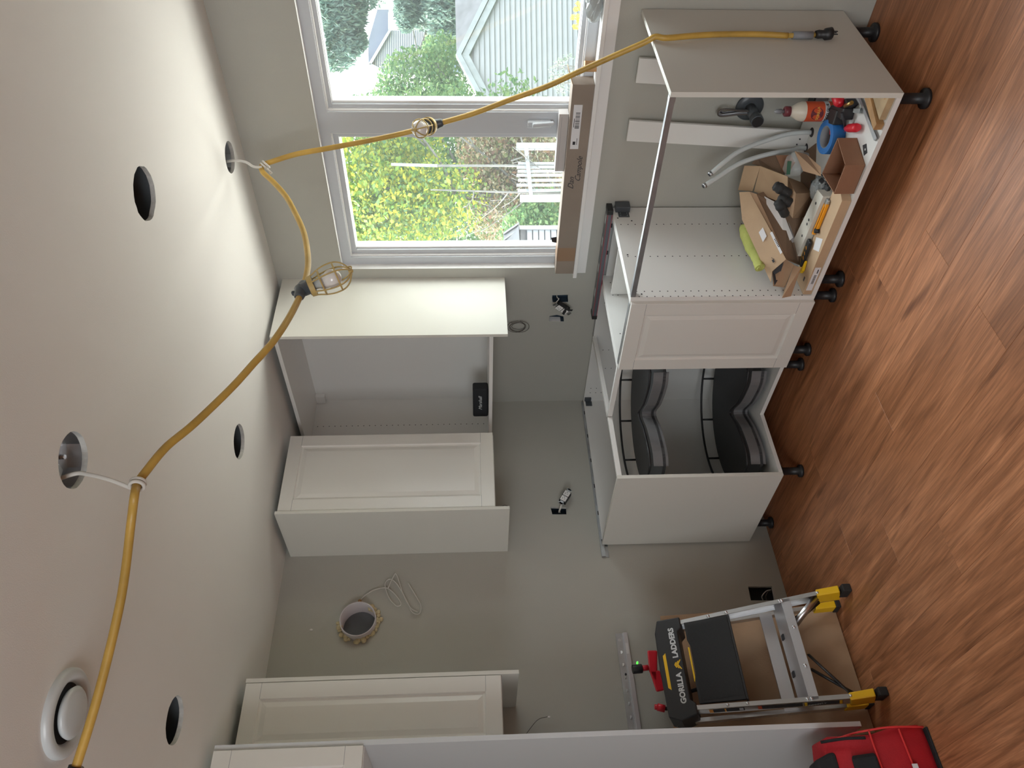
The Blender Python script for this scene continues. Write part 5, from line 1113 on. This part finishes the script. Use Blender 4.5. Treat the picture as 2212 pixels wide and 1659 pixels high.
for sgn, we_ in ((-1, -wL), (1, wR)):
    u1 = sgn*(we_+.05)
    for (o_, d_, t_) in ((0, -.10, .09), (.10, -.07, .12)):
        obj('rake_trim', MB().hexa([G(0, apex.z-o_, d_), G(u1, ztop(u1)-o_, d_), G(u1, ztop(u1)-o_-t_, d_), G(0, apex.z-o_-t_, d_)], [G(0, apex.z-o_, .04), G(u1, ztop(u1)-o_, .04), G(u1, ztop(u1)-o_-t_, .04), G(0, apex.z-o_-t_, .04)]), M_gtrim, ga)
    obj('roof_slope', MB().hexa([G(0, apex.z-.05, -.08), G(u1, ztop(u1)-.05, -.08), G(u1, ztop(u1)-.05, 5), G(0, apex.z-.05, 5)], [G(0, apex.z-.01, -.08), G(u1, ztop(u1)-.01, -.08), G(u1, ztop(u1)-.01, 5), G(0, apex.z-.01, 5)]), M_groof, ga)
# far house
hs_ = thing('far_house', 'blue-grey sided house far behind the trees, upper right pane', 'building', AT(900, 60, 30))
def Hq(x, y, d=30): return AT(x, y, d)
def wallpoly(pts, d0_, d1_): return MB().hexa([AT(x, y, d0_) for x, y in pts], [AT(x, y, d1_) for x, y in pts])
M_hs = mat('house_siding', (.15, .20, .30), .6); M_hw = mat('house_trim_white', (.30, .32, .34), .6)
obj('wall', wallpoly([(800, 138), (842, 66), (1192, 60), (1192, 160), (830, 160)], 30, 34), M_hs, hs_)
for i in range(30):
    x0_ = 806+i*4.0
    if x0_ < 842: ya = 66+(842-x0_)*1.71; yb = 138+(x0_-800)*.5
    elif 905 < x0_: ya, yb = 62, 160
    else: ya, yb = 64, 158
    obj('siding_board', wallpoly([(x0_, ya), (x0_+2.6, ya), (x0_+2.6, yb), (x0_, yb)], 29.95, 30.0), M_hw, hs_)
obj('rake_trim', wallpoly([(796, 139), (801, 141), (845, 66), (841, 62)], 29.8, 30.0), M_hw, hs_)
obj('rake_trim', wallpoly([(796, 139), (832, 158), (835, 154), (800, 136)], 29.8, 30.0), M_hw, hs_)
obj('corner_trim', wallpoly([(838, 26), (838, 64), (843, 64), (843, 26)], 29.8, 30.0), M_hw, hs_)
obj('roof', wallpoly([(796, 138), (841, 62), (840, 20), (815, 20), (795, 90)], 30.1, 32), mat('house_roof', (.13, .15, .20), .8, var=.2, vscale=1), hs_)

# foliage -------------------------------------------------------
def leaves(mb, centre, rad, n, size, flat=1.0, droop=0, elong=1.6, shell=.35):
    c = Vector(centre); bm = mb.bm
    for _ in range(n):
        d = Vector((random.gauss(0, 1), random.gauss(0, 1), random.gauss(0, 1))).normalized(); q = random.random()**shell
        p = c + Vector((d.x*rad[0], d.y*rad[1], d.z*rad[2]))*q
        a = Vector((random.gauss(0, 1), random.gauss(0, 1), random.gauss(0, .6)-droop)).normalized(); b_ = a.cross(Vector((random.gauss(0, 1), random.gauss(0, 1), random.gauss(0, 1)))).normalized()
        s_ = size*random.uniform(.6, 1.3)
        vs = [bm.verts.new(p-a*s_*elong*.5), bm.verts.new(p+b_*s_*.5), bm.verts.new(p+a*s_*elong*.5), bm.verts.new(p-b_*s_*.5)]
        mb._f(vs)
def branches(mb, base, top, r_, n, spread, seed=0):
    rnd = random.Random(seed); base = Vector(base); top = Vector(top)
    pts = smoothpath([base, base.lerp(top, .5)+Vector((rnd.uniform(-.1, .1), rnd.uniform(-.1, .1), 0)), top], 5); mb.tube(pts, lambda t: r_*(1-.7*t), 6)
    for i in range(n):
        s_ = base.lerp(top, rnd.uniform(.25, .95)); e = s_+Vector((rnd.uniform(-1, 1)*spread, rnd.uniform(-1, 1)*spread*.6, rnd.uniform(.1, 1)*spread))
        mb.tube(smoothpath([s_, s_.lerp(e, .5)+Vector((0, 0, -.05*spread)), e], 4), lambda t: r_*.35*(1-.6*t), 5)
        for j in range(3):
            s2_ = s_.lerp(e, rnd.uniform(.4, .9)); e2_ = s2_+Vector((rnd.uniform(-1, 1), rnd.uniform(-1, 1), rnd.uniform(-.2, 1)))*spread*.4; mb.tube([s2_, e2_], r_*.14, 4)
LM_yg = leafmat('leaves_yellow_green', [(.09, .20, .05), (.19, .31, .05), (.31, .39, .06), (.46, .43, .04), (.20, .30, .10), (.09, .19, .09)])
LM_g = leafmat('leaves_green', [(.07, .18, .08), (.14, .26, .10), (.21, .32, .12), (.12, .22, .12)])
LM_con = leafmat('conifer_needles', [(.08, .15, .13), (.12, .20, .17), (.17, .25, .22), (.19, .27, .20)])
LM_aut = leafmat('leaves_autumn', [(.34, .33, .20), (.26, .15, .09), (.16, .20, .07), (.42, .40, .30), (.20, .11, .08), (.12, .18, .07)])
M_bark = mat('bark_grey', (.15, .15, .14), .9, var=.2, vscale=8)
def tree(name, label, cat, base, top, blobs, m, r_=.05, nb=6, spread=.8, group=None):
    t = thing(name, label, cat, base, group)
    mb = MB()
    for b_ in blobs: leaves(mb, *b_[:-1], **b_[-1])
    cr_ = obj('crown', mb, m, t, solid=False); cr_['kind'] = 'stuff'
    mb = MB(); branches(mb, base, top, r_, nb, spread, len(name)); obj('trunk', mb, M_bark, t)
    return t
def blob(x, y, d, rad, n, size, **k): return (AT(x, y, d), rad, n, size, k)
def grd(p): return Vector((p.x, p.y, GZ))
tree('shrub_tree', 'yellow-green leafy tree filling the top of the left pane', 'tree', grd(AT(900, 430, 8.5)), AT(800, 420, 8.5),
     [blob(790, 380, 8.5, (.75, .6, .6), 6240, 0.034), blob(860, 470, 8.2, (.6, .5, .6), 5280, 0.034), blob(870, 330, 8.8, (.5, .5, .5), 3600, 0.034), blob(760, 500, 8.6, (.5, .5, .5), 3120, 0.034), blob(960, 430, 8.4, (.45, .4, .5), 2160, 0.031)], LM_yg, .06, 12, .9)
tree('shrub_tree', 'mid-green tree behind the yellow-green one in the left pane', 'tree', grd(AT(1000, 400, 10.5)), AT(860, 400, 10.5),
     [blob(830, 430, 10.8, (1.6, .6, 1.2), 8640, 0.046), blob(960, 330, 10.8, (1.0, .6, 1.0), 5280, 0.046), blob(1000, 480, 10.8, (1.0, .6, .9), 5280, 0.046), blob(1100, 400, 11, (1.7, .6, .8), 5760, 0.046)], LM_g, .07, 14, 1.3)
tree('autumn_bush', 'brown and cream autumn bush around the white gate', 'bush', grd(AT(1100, 350, 8.6)), AT(1050, 360, 8.6),
     [blob(1060, 330, 8.6, (.55, .4, .4), 3600, 0.031), blob(1160, 400, 8.7, (.7, .4, .35), 4320, 0.031), blob(1120, 310, 8.7, (.4, .3, .5), 2160, 0.031), blob(1080, 450, 8.7, (.5, .35, .4), 2640, 0.031)], LM_aut, .03, 8, .6)
tree('green_bush', 'bright green bush left of the white gate in the left pane', 'bush', grd(AT(1180, 465, 8.2)), AT(1150, 465, 8.2),
     [blob(1180, 465, 8.1, (.3, .3, .3), 2160, 0.031), blob(1140, 500, 8.1, (.3, .3, .3), 1440, 0.031)], LM_g, .02, 5, .3)
tree('bare_tree', 'leafless grey branches in the middle of the left pane', 'tree', grd(AT(1060, 420, 7.7)), AT(930, 410, 7.7), [blob(960, 430, 7.8, (.25, .2, .3), 60, .04)], LM_yg, .022, 14, .55)
tree('conifer', 'blue-green drooping conifer hanging over the right pane', 'tree', grd(AT(900, -60, 17)), AT(600, -40, 17),  # first two crown blobs sit out of view, added to block sky light
     [blob(600, -350, 15, (2.2, 1.2, 3.2), 5200, .13, droop=1.2, elong=2.5), blob(600, -900, 13, (2.5, 1.2, 3.0), 4200, .14, droop=1.2, elong=2.5), blob(905, 12, 16.5, (.5, .5, .35), 1500, .045, droop=1.6, elong=3.5), blob(965, 50, 16.5, (.4, .5, .45), 1300, .045, droop=1.6, elong=3.5), blob(735, 25, 17, (.6, .8, .6), 6240, 0.043, droop=1.6, elong=3.5), blob(755, 90, 17, (.25, .6, .4), 2640, 0.043, droop=1.6, elong=3.5), blob(876, 20, 16, (.45, .5, .22), 4320, 0.043, droop=1.6, elong=3.5), blob(720, 120, 17, (.35, .4, .5), 1200, 0.043, droop=1.6, elong=3.5), blob(950, 0, 16, (.5, .5, .5), 2880, 0.043, droop=1.6, elong=3.5), blob(720, -30, 17, (.6, .8, 1.3), 3600, 0.043, droop=1.6, elong=3.5)], LM_con, .12, 16, 1.6)
tree('birch_bush', 'loose green bush left of the garage gable in the right pane', 'tree', grd(AT(1000, 230, 15)), AT(880, 215, 15),
     [blob(900, 190, 15, (.8, .6, .8), 4560, 0.046), blob(960, 165, 15.5, (.9, .6, .5), 3120, 0.046), blob(850, 215, 15, (.4, .4, .5), 1200, 0.043), blob(1000, 240, 15, (.7, .5, .6), 2160, 0.046), blob(950, 110, 17, (.5, .5, .4), 1920, 0.046)], LM_g, .05, 10, .9)
# white picket gate
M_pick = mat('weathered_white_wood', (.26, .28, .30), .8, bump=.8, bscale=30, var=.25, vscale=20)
pg = thing('picket_gate', 'weathered white picket gate and posts in the left pane', 'gate', grd(AT(1200, 370, 7.5)))
D = 7.5
def bar(pts, th=.04): return MB().hexa([AT(x, y, D) for x, y in pts], [AT(x, y, D+th) for x, y in pts])
def down(x0_, y0_, y1_, hz_, nm='picket', th=.02, dd=0):
    a, b_ = AT(x0_, y0_, D+dd), AT(x0_, y1_, D+dd); c_, d_ = Vector((b_.x, b_.y, GZ)), Vector((a.x, a.y, GZ)); n_ = fz*th
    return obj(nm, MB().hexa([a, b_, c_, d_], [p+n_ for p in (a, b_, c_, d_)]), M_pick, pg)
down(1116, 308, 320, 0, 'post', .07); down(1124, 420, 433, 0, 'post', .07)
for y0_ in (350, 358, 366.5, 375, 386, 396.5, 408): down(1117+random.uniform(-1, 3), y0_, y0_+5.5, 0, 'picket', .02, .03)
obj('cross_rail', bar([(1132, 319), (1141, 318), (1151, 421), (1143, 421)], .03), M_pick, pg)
wp = thing('white_pole', 'short weathered white pole among the leaves of the left pane', 'pole', AT(895, 356, 7.6))
obj('pole', MB().cyl(AT(845, 355, 7.6), AT(945, 358, 7.6), .014, .016, 8), M_pick, wp); obj('pole_base', MB().cyl(AT(945, 358, 7.6), grd(AT(945, 358, 7.6)), .012, .012, 8), M_bark, wp)
# neighbour shed corner
sh = thing('garden_shed', 'grey shed roof and ribbed wall at the lower left of the window', 'shed', grd(AT(1170, 520, 6)))
D = 6.0
obj('roof_slope', MB().hexa([AT(1087, 502, 6), AT(1120, 480, 6), AT(1122, 520, 5.8), AT(1092, 560, 5.8)], [AT(1088, 502, 6.5), AT(1122, 480, 6.5), AT(1124, 520, 6.3), AT(1094, 560, 6.3)]), M_roof, sh)
for k in range(4):
    y_ = 486+k*12; obj('roof_batten', MB().hexa([AT(1087+k*1, 503+k*13, 5.99-.04*k), AT(1120, y_-4, 5.99), AT(1120.5, y_-2, 5.99), AT(1088+k, 506+k*13, 5.99-.04*k)], [AT(1087+k*1, 503+k*13, 5.96-.04*k), AT(1120, y_-4, 5.96), AT(1120.5, y_-2, 5.96), AT(1088+k, 506+k*13, 5.96-.04*k)]), M_gtrim, sh)
a, b_ = AT(1124, 488, 6), AT(1124, 600, 6)
obj('wall', MB().hexa([a, b_, Vector((b_.x, b_.y, GZ)), Vector((a.x, a.y, GZ))], [p+fz*.5 for p in (a, b_, Vector((b_.x, b_.y, GZ)), Vector((a.x, a.y, GZ)))]), M_roof, sh)
for k in range(12):
    a, b_ = AT(1130+k*0, 498+k*0, 6), AT(1130, 600, 6); zz = a.z-.03-.047*k
    obj('siding_board', MB().hexa([Vector((a.x, a.y, zz))-fz*.015, Vector((b_.x, b_.y, zz))-fz*.015, Vector((b_.x, b_.y, zz)), Vector((a.x, a.y, zz))], [Vector((a.x, a.y, zz-.038))-fz*.015, Vector((b_.x, b_.y, zz-.038))-fz*.015, Vector((b_.x, b_.y, zz-.038)), Vector((a.x, a.y, zz-.038))]), M_gtrim, sh)
a, b_ = AT(1122, 487, 5.95), AT(1122, 495, 5.95); obj('corner_trim', MB().hexa([a, b_, Vector((b_.x, b_.y, GZ)), Vector((a.x, a.y, GZ))], [p+fz*.03 for p in (a, b_, Vector((b_.x, b_.y, GZ)), Vector((a.x, a.y, GZ)))]), M_pick, sh)
# flowers and twiggy shrub close to the glass
M_fl = leafmat('yellow_petals', [(.9, .55, .02), (.95, .7, .03), (.9, .4, .02)])
fw = thing('yellow_flowers', 'bright yellow daisies just outside the right pane', 'flowers', Vector((*AT(1250, 10, 3.6).xy, -.15)))
stems = MB(); heads = MB()
for k in range(26):
    x_, y_ = random.uniform(1236, 1262), random.choice((random.uniform(-60, 25), random.uniform(10, 60))); p = AT(x_, y_, random.uniform(3.45, 3.75))
    for j in range(9):
        a = 2*math.pi*j/9; e1 = _r*math.cos(a)+_u*math.sin(a); e2_ = _r*math.cos(a+.4)+_u*math.sin(a+.4); q_ = random.uniform(.010, .015)
        vs = [heads.bm.verts.new(p-_f*.002), heads.bm.verts.new(p+e1*q_), heads.bm.verts.new(p+e2_*q_)]; heads._f(vs)
    stems.tube([p, p+Vector((.02, 0, -.12)), Vector((p.x+.05, p.y, -.15))], .0016, 4)
obj('petals', heads, M_fl, fw, solid=False)['kind'] = 'stuff'; obj('stems', stems, mat('stem_green', (.12, .25, .08), .6), fw)
tg = thing('twiggy_shrub', 'thin dark twigs with tiny leaves outside above the sill carton', 'shrub', Vector((*AT(1230, 160, 3.8).xy, -.15)))
stems = MB(); lf = MB()
for k in range(16):
    e = AT(random.uniform(1200, 1235), random.uniform(118, 205), random.uniform(3.6, 3.9)); b0 = AT(1262, 160, 3.75); pts = smoothpath([Vector((b0.x, b0.y, -.15)), b0.lerp(e, .4), e], 6); stems.tube(pts, .0013, 4)
    for p in pts[6:]: leaves(lf, p, (.02, .02, .02), 3, .009)
obj('stems', stems, M_bark, tg); obj('leaves', lf, leafmat('dark_tiny_leaves', [(.12, .16, .14), (.2, .26, .2)]), tg, solid=False)['kind'] = 'stuff'
